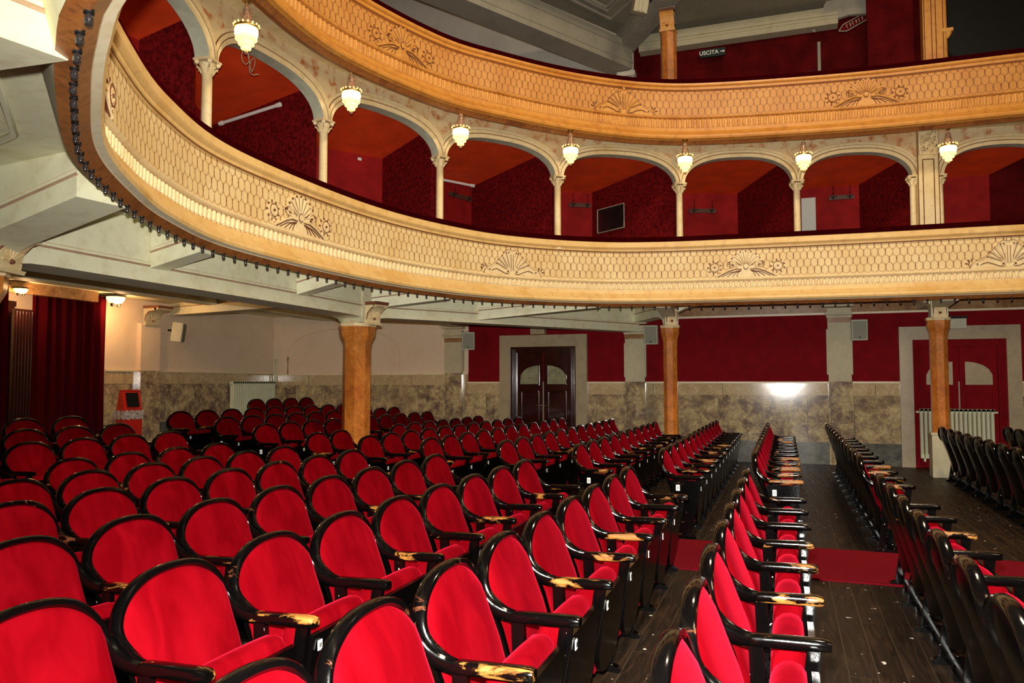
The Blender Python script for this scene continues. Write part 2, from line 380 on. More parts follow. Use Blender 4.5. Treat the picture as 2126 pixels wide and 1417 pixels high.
# ------------------------------------------------------------------ room shell
ZW = 10.2
XB, YS, YN, XS = -11.2, 15.0, -2.0, 9.0
STEPS = [(-6.1, .09), (-7.0, .155), (-7.9, .225), (-8.8, .33)]
m = M(); xs = [XS] + [a for a, _ in STEPS] + [XB]; zs = [0] + [b for _, b in STEPS]
for i in range(5):
    m.b2(xs[i + 1], xs[i], YN, YS, -.15, zs[i], 0)
struct(m.build('floor', 'floor'), 'dark worn plank floor of the stalls', 'floor')
def floor_z(x):
    z = 0
    for a, b in STEPS:
        if x < a: z = b
    return z
# side wall with a stepped dado, facing the camera
m = M()
m.b2(-6.3, XS, YS, YS + .2, 1.48, 2.72, 0); m.b2(XB, -6.3, YS, YS + .2, 1.66, 3.1, 1)
m.b2(-6.3, XS, YS, YS + .2, 2.72, 3.1, 2); m.b2(-6.3, XS, YS - .02, YS + .1, 2.685, 2.72, 3)
m.b2(-6.3, XS, YS, YS + .2, 0, 1.48, 4); m.b2(XB, -6.3, YS, YS + .2, 0, 1.66, 4)
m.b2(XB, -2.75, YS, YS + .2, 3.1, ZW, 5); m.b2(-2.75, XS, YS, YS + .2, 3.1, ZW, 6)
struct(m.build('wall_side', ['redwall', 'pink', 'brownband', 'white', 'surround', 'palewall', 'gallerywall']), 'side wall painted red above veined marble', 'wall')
def dado(name, segs, axis):
    """marble facing in one object: base, slabs, border and cap"""
    m = M()
    for a, b, top, z0 in segs:
        lay = [(z0, z0 + .39, .045, 0), (z0 + .39, top - .25, .03, 1), (top - .25, top - .03, .036, 2), (top - .03, top, .055, 3)]
        for q0, q1, t, mt in lay:
            if axis == 'Y': m.b2(a, b, YS - t, YS + .02, q0, q1, mt)
            else: m.b2(XB - .02, XB + t, a, b, q0, q1, mt)
    return m.build(name, ['greybase', 'marble', 'tan', 'white'])
D1 = (-5.34, -3.95); D2 = (2.08, 3.49)
struct(dado('trim_1', [(XB, -6.3, 1.66, .2), (-6.3, D1[0] - .23, 1.48, 0), (D1[1] + .23, D2[0] - .21, 1.48, 0), (D2[1] + .22, XS, 1.48, 0)], 'Y'), 'veined marble dado along the side wall', 'dado')
struct(dado('trim_2', [(YN, 8.0, 1.69, .33), (10.3, YS, 1.69, .33)], 'X'), 'veined marble dado along the back wall', 'dado')
m = M(); m.b2(XB - .2, XB, YN, YS, 0, ZW, 0)
struct(m.build('wall_back', 'pink'), 'pinkish back wall behind the rear seats', 'wall')
m = M(); m.b2(XB, XS, YN - .2, YN, 0, ZW, 0); struct(m.build('wall_near', 'boxred'))
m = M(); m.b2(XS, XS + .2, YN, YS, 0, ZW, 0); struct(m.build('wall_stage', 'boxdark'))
m = M(); m.b2(XB, XS, YN, YS, ZW, ZW + .1, 0); struct(m.build('ceiling', 'greypanel'))
# slab soffits with the horseshoe opening
def slab(name, path, off, z0, z1, mats, s0=0, s1=None):
    outer = [(XS, YS), (XB, YS), (XB, YN), (XS, YN)]
    n = 90; s1 = s1 or path.L
    inner = [path.p3(s0 + (s1 - s0) * k / n, off, 0)[:2] for k in range(n + 1)]
    inner = [(XS - .01, inner[0][1])] + inner + [(XS - .01, inner[-1][1])]
    poly = [(XS, YS), (XB, YS), (XB, YN), (XS, YN)] + list(reversed(inner))
    tri = tessellate_polygon([[Vector((x, y, 0)) for x, y in poly]])
    m = M(); m.add([(x, y, z0) for x, y in poly], [tuple(t) for t in tri], 0, False); m.add([(x, y, z1) for x, y in poly], [tuple(t) for t in tri], 1, False)
    return struct(m.build(name, mats))
o = slab('ceiling_stalls', F1, .22, 2.97, 3.08, ['cream', 'redwall']); o['label'] = 'cream coffered ceiling under the lower balcony'; o['category'] = 'ceiling'
o = slab('ceiling_boxes', F2, .30, 5.46, 5.52, ['boxceil', 'redwall']); o['label'] = 'red ceiling over the balcony boxes'; o['category'] = 'ceiling'

# box rooms behind the arcade: slanting partitions, back wall and sloping ceiling
BACK = [(3.33, 14.97), (1.33, 14.97), (-.76, 14.9), (-3.33, 13.95), (-5.3, 12.8), (-5.95, 10.7), (-7.4, 8.5), (-6.25, 6.1), (-6.6, 3.6), (-5.2, 1.4), (-3.2, .2)]
m = M()
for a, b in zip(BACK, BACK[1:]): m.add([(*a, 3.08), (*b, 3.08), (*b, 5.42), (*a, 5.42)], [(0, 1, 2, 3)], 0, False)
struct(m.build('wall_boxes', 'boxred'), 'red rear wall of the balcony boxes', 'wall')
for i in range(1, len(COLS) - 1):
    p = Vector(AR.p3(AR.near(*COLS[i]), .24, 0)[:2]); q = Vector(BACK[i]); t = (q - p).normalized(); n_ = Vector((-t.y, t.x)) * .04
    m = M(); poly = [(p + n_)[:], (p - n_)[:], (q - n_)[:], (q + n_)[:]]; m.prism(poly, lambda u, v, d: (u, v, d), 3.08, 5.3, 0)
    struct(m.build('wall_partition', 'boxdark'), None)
m = M()
for i in range(len(COLS) - 1):
    s0, s1 = AR.near(*COLS[i]), AR.near(*COLS[i + 1]); a = Vector(BACK[i]); b = Vector(BACK[i + 1])
    m.loft([[AR.p3(s0 + (s1 - s0) * k / 6, .2, 5.2) for k in range(7)], [((a.lerp(b, k / 6)).x, (a.lerp(b, k / 6)).y, 5.0) for k in range(7)]], False, False, 0, False)
struct(m.build('ceiling_box_soffit', 'boxceil'), 'red sloping ceiling inside the boxes', 'ceiling')

# ------------------------------------------------------------------ balcony parapets
def rep(path, pu, pz, base, scale=1.0):
    """map a relief drawn in metres onto the panel"""
    return lambda u, v, d: path.p3(pu + u, base - d, pz + v)
def tubeline(m, fn, pts, r, mat, d=.006):
    m.tube([fn(u, v, d) for u, v in pts], r, 6, mat)
def disc(m, fn, u, v, r, d0, d1, mat, seg=14):
    m.prism([(u + r * math.cos(2 * PI * k / seg), v + r * math.sin(2 * PI * k / seg)) for k in range(seg)], fn, d0, d1, mat, False)
def arc(c, r, a0, a1, n=10, ry=None):
    ry = ry or r; return [(c[0] + r * math.cos(a0 + (a1 - a0) * k / n), c[1] + ry * math.sin(a0 + (a1 - a0) * k / n)) for k in range(n + 1)]
def spiral(c, r, a0, turns, n=18):
    return [(c[0] + r * (1 - .8 * k / n) * math.cos(a0 + turns * 2 * PI * k / n), c[1] + r * (1 - .8 * k / n) * math.sin(a0 + turns * 2 * PI * k / n)) for k in range(n + 1)]
def plate(m, fn, half, d, mat=0, n=28, both=True, base=0.0):
    """relief plate under an outline, sliced so that it follows the bend of the panel; HALF runs outer end -> centre"""
    P = sorted(half); x1 = P[-1][0]
    def top(u):
        u = abs(u)
        for (a, va), (b, vb) in zip(P, P[1:]):
            if u <= b: return va + (vb - va) * (u - a) / (b - a + 1e-9)
        return P[-1][1]
    us = [(-x1 if both else P[0][0]) + (2 * x1 if both else x1 - P[0][0]) * k / n for k in range(n + 1)]
    m.loft([[fn(u, base, 0) for u in us], [fn(u, base, d) for u in us], [fn(u, base + (top(u) - base) * .5, d) for u in us], [fn(u, max(top(u), base + .001), d) for u in us], [fn(u, max(top(u), base + .001) + .004, 0) for u in us]], False, False, mat, True)
def shell_ornament(fn, mats, parent, name):
    """open fan of ribs over two swept wings, with a rosette at each end"""
    m = M(); c = (0, .15)
    fan = [(.0, .10)] + [((.245 + (.025 if k % 2 else 0)) * math.cos(math.radians(12 + 156 * k / 20)), .15 + (.245 + (.025 if k % 2 else 0)) * math.sin(math.radians(12 + 156 * k / 20))) for k in range(21)]
    for k in range(20):
        m.prism([fan[0], fan[k + 1], fan[k + 2]] if k < 20 else fan[:3], fn, 0, .022, 0)
    wing = [(0, .0), (.5, .0), (.36, .06), (.2, .13), (0, .17)]
    plate(m, fn, [(.5, .0), (.43, .02), (.36, .06), (.2, .13), (0, .17)], .018)
    for k in range(17):
        a = math.radians(16 + 148 * k / 16); r1 = .25
        tubeline(m, fn, [(.06 * math.cos(a), .15 + .06 * math.sin(a)), (r1 * math.cos(a), .15 + r1 * math.sin(a))], .0035 if k % 2 else .008, 1 if k % 2 else 0, .024)
        disc(m, fn, r1 * math.cos(a), .15 + r1 * math.sin(a), .013, .01, .032, 1 if k % 2 == 0 else 0, 8)
    disc(m, fn, 0, .165, .034, 0, .04, 0)
    tubeline(m, fn, arc((0, .165), .036, 0, 2 * PI, 16, .05), .004, 1, .03)
    for sg in (-1, 1):
        tubeline(m, fn, [(sg * u, v) for u, v in [(.06, .13), (.16, .135), (.27, .10), (.38, .045), (.46, .01)]], .012, 0, .03)
        tubeline(m, fn, [(sg * u, v) for u, v in [(.06, .118), (.16, .12), (.27, .082), (.37, .03), (.42, .005)]], .006, 1, .026)
        for q in (.3, .22, .14, .08):
            tubeline(m, fn, [(sg * u, v) for u, v in [(.06 + q * .1, .10), (.07 + q * .55, .07), (.06 + q, .008)]], .0055, 1, .022)
        tubeline(m, fn, [(sg * u, v) for u, v in spiral((.20, .185), .07, math.radians(-150), -.9)], .009, 0, .028)
        tubeline(m, fn, [(sg * u, v) for u, v in [(.08, .17), (.14, .225), (.22, .25), (.28, .22), (.27, .17)]], .006, 1, .026)
        disc(m, fn, sg * .20, .18, .022, .01, .03, 1, 10)
        cx = sg * .47
        disc(m, fn, cx, .155, .07, 0, .026, 0, 18); tubeline(m, fn, arc((cx, .155), .066, 0, 2 * PI, 18), .005, 1, .028)
        disc(m, fn, cx, .155, .015, .02, .036, 1, 8)
        for k in range(9):
            a = 2 * PI * k / 9
            disc(m, fn, cx + .036 * math.cos(a), .155 + .036 * math.sin(a), .011, .02, .033, 0, 6)
            tubeline(m, fn, [(cx + .085 * math.cos(a), .155 + .085 * math.sin(a)), (cx + .112 * math.cos(a), .155 + .112 * math.sin(a))], .008, 1, .01)
            disc(m, fn, cx + .1 * math.cos(a + .3), .155 + .1 * math.sin(a + .3), .016, 0, .014, 0, 8)
    return m.build(name, mats, parent)
def pediment_ornament(fn, mats, parent, name):
    """ogee pediment plate with a fan of ribs rising from two scrolls"""
    m = M(); half = [(.50, .0), (.47, .055), (.42, .09), (.34, .13), (.26, .19), (.18, .27), (.12, .345), (.07, .385), (.03, .38), (0, .37)]
    plate(m, fn, half, .02)
    for sg in (-1, 1):
        tubeline(m, fn, [(sg * u, v) for u, v in half], .006, 1, .02)
        tubeline(m, fn, [(sg * u * .97, v * .965) for u, v in half], .009, 0, .024)
        for u, v, r in ((.065, .335, .024), (.40, .055, .024), (.075, .045, .03)):
            disc(m, fn, sg * u, v, r, .01, .034, 0, 12); disc(m, fn, sg * u, v, r * .55, .03, .038, 1, 10)
        tubeline(m, fn, [(sg * u, v) for u, v in [(.045, .03), (.07, .012), (.12, .015), (.2, .05), (.27, .075), (.33, .06), (.36, .04)]], .006, 1, .028)
        for k in range(4):
            a = math.radians(80 - 17 * k); L = (.27, .25, .235, .225)[k]; b0 = (sg * (.03 + .012 * k), .07)
            tubeline(m, fn, [b0, (b0[0] + sg * L * .5 * math.cos(a) * .85, b0[1] + L * .55 * math.sin(a)), (b0[0] + sg * L * math.cos(a), b0[1] + L * math.sin(a))], .008, 0, .03)
            a -= math.radians(6)
            tubeline(m, fn, [b0, (b0[0] + sg * L * .95 * math.cos(a), b0[1] + L * .95 * math.sin(a))], .004, 1, .028)
            disc(m, fn, sg * abs(b0[0] + sg * L * math.cos(a)), b0[1] + L * math.sin(a), .011, .02, .036, 1, 8)
        for k in range(3):
            a = math.radians(15 + 40 * k)
            tubeline(m, fn, [(sg * (.47 + .04 * math.cos(a)), .05 + .045 * math.sin(a)), (sg * (.47 + .085 * math.cos(a)), .05 + .09 * math.sin(a))], .009, 1, .012)
    tubeline(m, fn, [(0, .06), (0, .33)], .008, 0, .03); tubeline(m, fn, [(-.018, .07), (-.022, .31)], .004, 1, .028); tubeline(m, fn, [(.018, .07), (.022, .31)], .004, 1, .028)
    disc(m, fn, 0, .395, .022, 0, .03, 0, 10); tubeline(m, fn, arc((0, .395), .024, 0, PI, 8), .006, 1, .02)
    return m.build(name, mats, parent)

def parapet(name, label, path, Z, mats, orn, s_end):
    """Z: bottom, plain top, flute top, bead, panel bottom, panel top, rail top, velvet top"""
    zb, z1, z2, z3, z4, z5, z6, z7 = Z; fmat, rmat, smat = mats
    root = thing(name, label, 'balcony')
    s0, s1 = 0.0, s_end
    m = M(); sweep(m, path, [(.22, z1 + .05), (.13, zb - .02), (.07, zb - .035), (.06, zb - .035), (.0, zb + .015)], s0, s1, .12, [1, 0, 0, 0]); m.build('edge_strip', ['strip', 'cream' if fmat == 'fascia1' else fmat], root)
    m = M(); sweep(m, path, [(.0, zb + .015), (-.005, zb + .022), (-.045, zb + .035), (-.058, zb + .06), (-.05, zb + .09), (-.03, zb + .105)], s0, s1, .12, [0, 0, 1, 1, 1]); m.build('nose_moulding', ['white' if fmat == 'fascia1' else fmat, fmat], root)  # pale underside carries the near flash brightness in its colour
    h = z1 - zb
    m = M(); sweep(m, path, [(-.03, zb + .105), (-.01, zb + .12), (.035, zb + h * .75), (.05, z1)], s0, s1, .12, 0); m.build('plain_band', fmat, root)
    m = M(); sweep(m, path, [(.05, z1), (.075, z1 + .004), (.075, z2)], s0, s1, .15, 0)
    fw = .078; n = int((s1 - s0) / fw)
    for k in range(n):                                       # round-ended flutes, carved side by side
        u = s0 + (k + .5) * fw; hw = fw * .34; prof = []
        for q in range(7):
            a = PI * q / 6; prof.append((-hw * math.cos(a), .022 * math.sin(a)))
        rings = []
        for zz, sc in ((z1 + .008, .3), (z1 + .02, .85), (z1 + .035, 1), (z2 - .03, 1), (z2 - .012, .85), (z2 - .002, .3)):
            rings.append([path.p3(u + a * sc, .076 - b * sc, zz) for a, b in prof])
        m.loft(rings, False, False, 0)
        for zz in (z1 + .012, z2 - .01):
            q = path.p3(u + fw / 2, .07, zz); t = .007
            m.lathe((q[0], q[1], q[2]), [(.001, -t), (t, 0), (.001, t)], 6, 1, False)
    m.build('fluted_frieze', [rmat, 'brownline'], root)
    m = M(); sweep(m, path, [(.075, z2), (.04, z2 + .006), (.03, z2 + .02), (.04, z3 - .004), (.055, z3), (.052, z3 + .012), (.066, z4)], s0, s1, .15, 0); m.build('bead_moulding', rmat, root)
    m = M(); sweep(m, path, [(.07, z4 - .006), (.085, z5)], s0, s1, .15, 0, uv=True); m.build('scale_pattern_panel', smat, root)
    m = M(); sweep(m, path, [(.085, z5), (.062, z5 + .003), (.060, z5 + .014), (.045, z5 + .016), (.035, z5 + .05), (.012, z5 + .06), (.0, z5 + .075), (.0, z6 - .01), (.02, z6), (.10, z6 + .004), (.12, z6 - .02)], s0, s1, .15, [0, 1, 0, 0, 0, 0, 0, 0, 0, 0]); m.build('top_rail', [fmat, 'brownline'], root)
    m = M(); sweep(m, path, [(.04, z6), (.025, z6 + .02), (.03, z7 - .015), (.06, z7), (.22, z7), (.27, z7 - .03), (.28, z5), (.28, z1 + .12)], s0, s1, .15, 0); m.build('velvet_cushion', 'velvetrail', root)
    for kind, (x, y) in orn:
        fn = rep(path, path.near(x, y), z4 + .0, .08)
        (shell_ornament if kind == 'A' else pediment_ornament)(fn, [rmat, 'brownline'], root, 'shell_ornament' if kind == 'A' else 'pediment_ornament')
    return root
b1 = parapet('lower_balcony_parapet', 'buff horseshoe balcony front with painted scales, running just above the stalls pillars', F1, (2.695, 2.925, 3.045, 3.075, 3.10, 3.53, 3.69, 3.775),
             ('fascia1', 'ivory', 'scale1'), [('A', (-5.02, 7.13)), ('B', (-3.75, 10.85)), ('A', (-.52, 12.4)), ('B', (3.03, 12.54)), ('A', (-3.66, 3.3))], F1.L)
b2 = parapet('upper_balcony_parapet', 'ochre gallery front with painted scales, above the arcaded boxes', F2, (5.24, 5.47, 5.625, 5.65, 5.67, 6.07, 6.18, 6.265),
             ('fascia2', 'ochre', 'scale2'), [('A', (-4.6, 8.75)), ('B', (-2.25, 11.7)), ('A', (1.22, 12.6)), ('B', (-4.85, 6.2))], F2.L)
# row of bare bulbs screwed into the edge strip of the lower balcony
mb = M(); mb.lathe((0, 0, -.0), [(.017, .02), (.017, -.008), (.012, -.010)], 10, 0); mb.lathe((0, 0, -.010), [(.010, 0), (.014, -.010), (.0155, -.02), (.012, -.034), (.003, -.04)], 10, 1)
bulb0 = mb.build('light_bulb', ['dark', 'bulb'], b1)
s = .3; k = 0; first = True; rest = M()
send = F1.near(-2.0, 1.75)
pos = []
while s < send: pos.append(s); s += .178
for k, s in enumerate(pos):
    p = F1.p3(s, .062, 2.662)
    if k < len(pos) - 100:
        rest.lathe((p[0], p[1], p[2] - .004), [(.019, .012), (.019, -.012), (.014, -.014)], 8, 0); rest.lathe((p[0], p[1], p[2] - .018), [(.012, 0), (.02, -.02), (.016, -.042), (.004, -.05)], 8, 1); continue
    if first: bulb0.location = p; first = False
    else: c = bulb0.copy(); COL.objects.link(c); c.parent = b1; c.location = p
if rest.v:
    r_ = rest.build('light_bulb', ['dark', 'bulb'], b1); r_['kind'] = 'stuff'

# ------------------------------------------------------------------ stalls pillars, beams
def octagon(r, c=(0, 0), rot=PI / 8): return [(c[0] + r * math.cos(rot + PI * k / 4), c[1] + r * math.sin(rot + PI * k / 4)) for k in range(8)]
def bracket(parent, x, y, z0, z1, dirn, wd, reach, mat='ivory'):
    """scrolled console with a shell, facing DIRN"""
    m = M(); dx, dy = math.cos(dirn), math.sin(dirn); fn = lambda a, z, b: (x + dx * a - dy * b, y + dy * a + dx * b, z)
    H = z1 - z0; prof = [(0, z0), (.035, z0), (.05, z0 + H * .12), (.05, z0 + H * .3), (.07, z0 + H * .5), (.12, z0 + H * .68), (reach - .02, z0 + H * .8), (reach, z0 + H * .82), (reach, z1 - .02), (reach - .02, z1), (0, z1)]
    m.prism(prof, fn, -wd / 2, wd / 2, 0)
    m.prism([(0, z0 - .03), (.06, z0 - .03), (.075, z0), (0, z0)], fn, -wd / 2 - .015, wd / 2 + .015, 0)
    m.prism([(0, z1 - .035), (reach + .012, z1 - .035), (reach + .02, z1 + .01), (0, z1 + .01)], fn, -wd / 2 - .012, wd / 2 + .012, 1)
    cz = z0 + H * .2
    for k in range(7):
        a = PI * k / 6; m.tube([fn(.052, cz + .02 * math.sin(a), .02 * math.cos(a)), fn(.062 + .03 * math.sin(a), cz + H * .42 * math.sin(a) + .01, wd * .42 * math.cos(a))], .007, 6, 0)
    q = fn(.058, cz, 0); m.lathe(q, [(.004, -.02), (.02, -.012), (.024, 0), (.02, .012), (.004, .02)], 8, 1)
    for sg in (-1, 1):
        q = fn(reach - .02, z1 - .05, sg * wd * .4); m.tube([fn(reach * .8, z1 - .05, sg * wd * .5), fn(reach * .8, z1 - .05, sg * wd * .36)], .026, 10, 0)
        m.tube([fn(.03, z0 + H * .15, sg * (wd / 2)), fn(.05, z0 + H * .45, sg * (wd / 2 + .004)), fn(.12, z0 + H * .7, sg * (wd / 2 + .004)), fn(reach * .8, z0 + H * .74, sg * wd / 2)], .008, 6, 1)
        for (a_, b_) in ((.02, .35), (.05, .6), (.1, .8)): m.lathe(fn(a_, z0 + H * b_, sg * (wd / 2)), [(.002, -.014), (.014, 0), (.002, .014)], 6, 0)
    return m.build('bracket', [mat, 'brownline'], parent)
def pillar(label, x, y, r, zb, zc, top, dirn, base=0.0, ped=None, rot=PI / 8):
    root = thing('octagonal_pillar', label, 'pillar', (x, y, zb))
    m = M(); zc_ = zc - zb; fl = min(.28, .6)
    def ring(rr, z): return [(px, py, z) for px, py in octagon(rr, rot=rot)]
    m.loft([ring(r, base), ring(r, zc_ - fl), ring(r * 1.08, zc_ - fl * .7), ring(r * 1.3, zc_ - fl * .38), ring(r * 1.33, zc_ - .03), ring(r * 1.33, zc_)], True, True, 0, False)
    m.build('shaft', 'pillar', root)
    m = M(); m.loft([ring(r * 1.36, zc_), ring(r * 1.4, zc_ + .02), ring(r * 1.4, zc_ + .045), ring(r * 1.3, zc_ + .05)], True, True, 0, False); m.build('necking', 'ivory', root)
    m = M(); m.box((math.cos(dirn) * r * .45, math.sin(dirn) * r * .45, (zc_ + .05 + top - zb) / 2), (r * 1.9, r * 1.85, top - zb - zc_ - .05), 0, rz=dirn); m.build('stucco_block', 'stucco', root)
    b = bracket(root, math.cos(dirn) * r * 1.35, math.sin(dirn) * r * 1.35, zc_ + .05, zc_ + .33, dirn, r * 1.3, .2)
    if ped:
        m = M(); m.box((0, 0, ped[1] / 2 - zb), (ped[0], ped[0], ped[1])); m.box((0, 0, ped[1] - zb + .012), (ped[0] + .03, ped[0] + .03, .03)); m.build('stone_base', 'stone', root)
    return root
P0, P1, P2, P3 = (-5.82, 4.07), (-5.84, 9.74), (-1.87, 13.45), (2.26, 13.6)
pillar('brown marbled pillar cut by the left edge of the photo, beside the door curtain', *P0, .21, 0, 2.26, 2.97, math.radians(20))
pillar('thick orange-brown octagonal pillar standing among the rear seats', *P1, .20, 0, 2.26, 2.97, math.radians(-12))
pillar('slim brown pillar before the side wall, between marbled wall panels, seats at its foot', *P2, .125, 0, 2.40, 2.97, math.radians(-75))
pillar('slim brown pillar on a cream stone block, in front of the radiator', *P3, .13, 0, 2.43, 2.97, math.radians(-90), base=.62, ped=(.30, .66))
def beam(label, a, b, zb0, zb1, zt, wd, haunch=(), mat='cream', lines=True, name='ceiling_beam'):
    """beam with curved haunches; HAUNCH holds drops at the two ends"""
    a, b = Vector(a), Vector(b); L = (b - a).length; t = (b - a) / L; n = Vector((-t.y, t.x)); m = M(); bot = []
    for k in range(33):
        u = k / 32; z = zb0 + (zb1 - zb0) * u
        for (e, dr, ln) in haunch:
            d = (u if e == 0 else 1 - u) * L
            if d < ln: z -= dr * (1 - math.sqrt(max(0, 1 - (1 - d / ln) ** 2)))
        bot.append((u * L, z))
    rings = []
    for u, z in bot:
        q = a + t * u; w2 = wd / 2
        rings.append([(q.x + n.x * w2, q.y + n.y * w2, z), (q.x - n.x * w2, q.y - n.y * w2, z), (q.x - n.x * w2, q.y - n.y * w2, zt), (q.x + n.x * w2, q.y + n.y * w2, zt)])
    m.loft(rings, True, True, 0, False); o = m.build(name, mat)
    tag(o, label, 'beam')
    if lines:
        for sg in (-1, 1):
            m = M(); zz = zb0 + .15
            p, q = a + n * sg * (wd / 2), b + n * sg * (wd / 2); zz1 = zb1 + .15
            m.tube([(p.x, p.y, zz), (q.x, q.y, zz1)], .011, 6, 0); m.tube([(p.x, p.y, zz + .035), (q.x, q.y, zz1 + .035)], .006, 6, 1)
            m.build('beam_moulding', ['creamline', 'white'], o)
    return o
beam('long cream beam from the left edge pillar to the thick pillar', (P0[0], P0[1]), (P1[0], P1[1]), 2.40, 2.40, 2.97, .42, [(0, .14, .5), (1, .14, .45)])
beam('cream beam running from the thick pillar towards the wall pilaster', P1, (-2.8, 14.9), 2.40, 2.44, 2.97, .34, [(0, .12, .45)])
beam('cream beam over the back seats behind the thick pillar', (-5.9, 9.8), (-11.15, 11.9), 2.62, 2.76, 2.97, .3, [(0, .3, .7)])
beam('cream beam at the far left above the curtain', (-5.9, 4.3), (-11.15, 4.6), 2.62, 2.7, 2.97, .3, [(0, .2, .6)])
beam('cream beam along the back of the stalls ceiling, in front of the curtain', (-9.6, -1.9), (-9.6, 14.9), 2.84, 2.84, 2.97, .3)
beam('short cream beam behind the thick pillar towards the side wall', (-5.8, 9.9), (-6.5, 14.95), 2.6, 2.62, 2.97, .28, [(0, .2, .5)])
beam('cream beam between the slim pillar and the pilaster with a speaker', P2, (-2.72, 14.95), 2.62, 2.62, 2.97, .26, [(0, .15, .4)])
beam('cream arched beam between the two slim pillars', P2, P3, 2.80, 2.80, 2.97, .24, [(0, .32, .75), (1, .3, .6)])
beam('cream beam to the right of the slim pillar on its stone block', P3, (8.9, 13.75), 2.80, 2.80, 2.97, .24, [(0, .3, .6)])
beam('short cream beam from the stone-based pillar to the wall', P3, (2.26, 14.95), 2.72, 2.72, 2.97, .2)
RAD = [((-5.62, 5.62), (5.80,), 'second'), ]
def rbeam(label, a, to, z0, z1, wd=.22, hn=()):
    u = F1.near(*to); q = F1.p3(u, .2, 0); beam(label, a, q[:2], z0, z1, 2.97, wd, hn, lines=True)
rbeam('cream cross beam from the left edge pillar to the balcony edge', (P0[0] + .1, P0[1]), (-4.2, 3.95), 2.42, 2.66, .36, [(0, .12, .4)])
rbeam('cream cross beam nearest the left pillar, reaching the balcony edge', (-5.62, 5.75), (-4.93, 5.81), 2.53, 2.66)
rbeam('middle cream cross beam between the long beam and the balcony edge', (-5.62, 8.05), (-4.9, 8.1), 2.53, 2.66)
rbeam('cream cross beam leaving the thick pillar for the balcony edge', (P1[0] + .1, P1[1]), (-4.4, 10.1), 2.5, 2.66, .24)
rbeam('long slanting cream cross beam right of the thick pillar', (-4.65, 11.5), (-2.72, 11.95), 2.46, 2.66, .22)
rbeam('cream cross beam leaving the slim pillar', P2, (-1.8, 12.2), 2.55, 2.66, .22)
rbeam('cream cross beam leaving the pillar with the stone block', P3, (2.3, 12.5), 2.6, 2.66, .22)
rbeam('cream beam in the upper corner of the photo, above the bulbs', (-2.6, .7), (-2.62, 2.2), 2.5, 2.66, .34, [(0, .1, .4)])
# recessed coffer mouldings on the near ceiling
def coffer(label, pts, z):
    m = M(); c = Vector((sum(p[0] for p in pts) / len(pts), sum(p[1] for p in pts) / len(pts)))
    for sc, r, dz in ((1.0, .022, 0), (.88, .012, .004), (.80, .016, 0)):
        q = [c + (Vector(p) - c) * sc for p in pts] ; q.append(q[0])
        m.tube([(a.x, a.y, z - dz) for a in q], r, 6, 0)
    tag(m.build('coffer_moulding', 'cream'), label, 'moulding')
coffer('moulded frame of the near ceiling coffer at the left edge', [(-5.35, 3.6), (-4.35, 3.3), (-3.3, 2.35), (-3.1, 1.4), (-5.35, 1.2)], 2.945)
coffer('moulded coffer frame between the two left cross beams', [(-5.45, 4.5), (-4.9, 4.7), (-5.1, 5.5), (-5.45, 5.5)], 2.945)

# ------------------------------------------------------------------ arcade
arc_root = thing('box_arcade', 'cream arcade of flat arches carried by slender columns across the balcony boxes', 'arcade')
ZS = 4.72
for i in range(len(COLS) - 2):
    s0, s1 = AR.near(*COLS[i]), AR.near(*COLS[i + 1]); W_ = s1 - s0; e = .075 if i != 1 and i != 0 else .09
    if i == 1: s0 += .12; W_ -= .12
    if i == 0: W_ -= .16
    c, a, hh, N = W_ / 2, W_ / 2 - e, .42, 40
    base = []
    for k in range(N + 1):
        t = PI * k / N; cu, su = math.cos(t), math.sin(t)
        base.append((c - a * math.copysign(abs(cu) ** (2 / 2.5), cu), ZS + hh * abs(su) ** (2 / 2.0)))
    def offs(d):
        out = []
        for k in range(N + 1):
            p, q = base[max(k - 1, 0)], base[min(k + 1, N)]; t = (q[0] - p[0], q[1] - p[1]); L = math.hypot(*t) + 1e-9
            if k in (0, N): nn = (-1 if k == 0 else 1, 0)
            else: nn = (-t[1] / L, t[0] / L)
            out.append((min(max(base[k][0] + nn[0] * d, 0), W_), base[k][1] + nn[1] * d))
        return out
    m = M(); prof = [(0, .17, 2), (0, .0, 2), (.05, .0, 0), (.056, -.022, 0), (.065, -.022, 1), (.11, -.022, 0), (.118, -.01, 1), (.155, -.01, 0), (.165, .012, 0)]
    prev = None
    for d, o_, mt in prof:
        cur = [AR.p3(s0 + u, o_, z) for u, z in offs(d)]
        if prev: m.loft([prev, cur], False, False, mt, True)
        prev = cur
    topz = [AR.p3(s0 + u, .012, 5.44) for u, z in offs(.165)]
    m.loft([prev, topz], False, False, 3, False)
    m.loft([[AR.p3(s0 + u, .17, z) for u, z in base], [AR.p3(s0 + u, .17, 5.3) for u, z in base]], False, False, 4, False)
    m.build('arch', ['arch', 'brownline', 'green', 'spandrel', 'boxred'], arc_root)
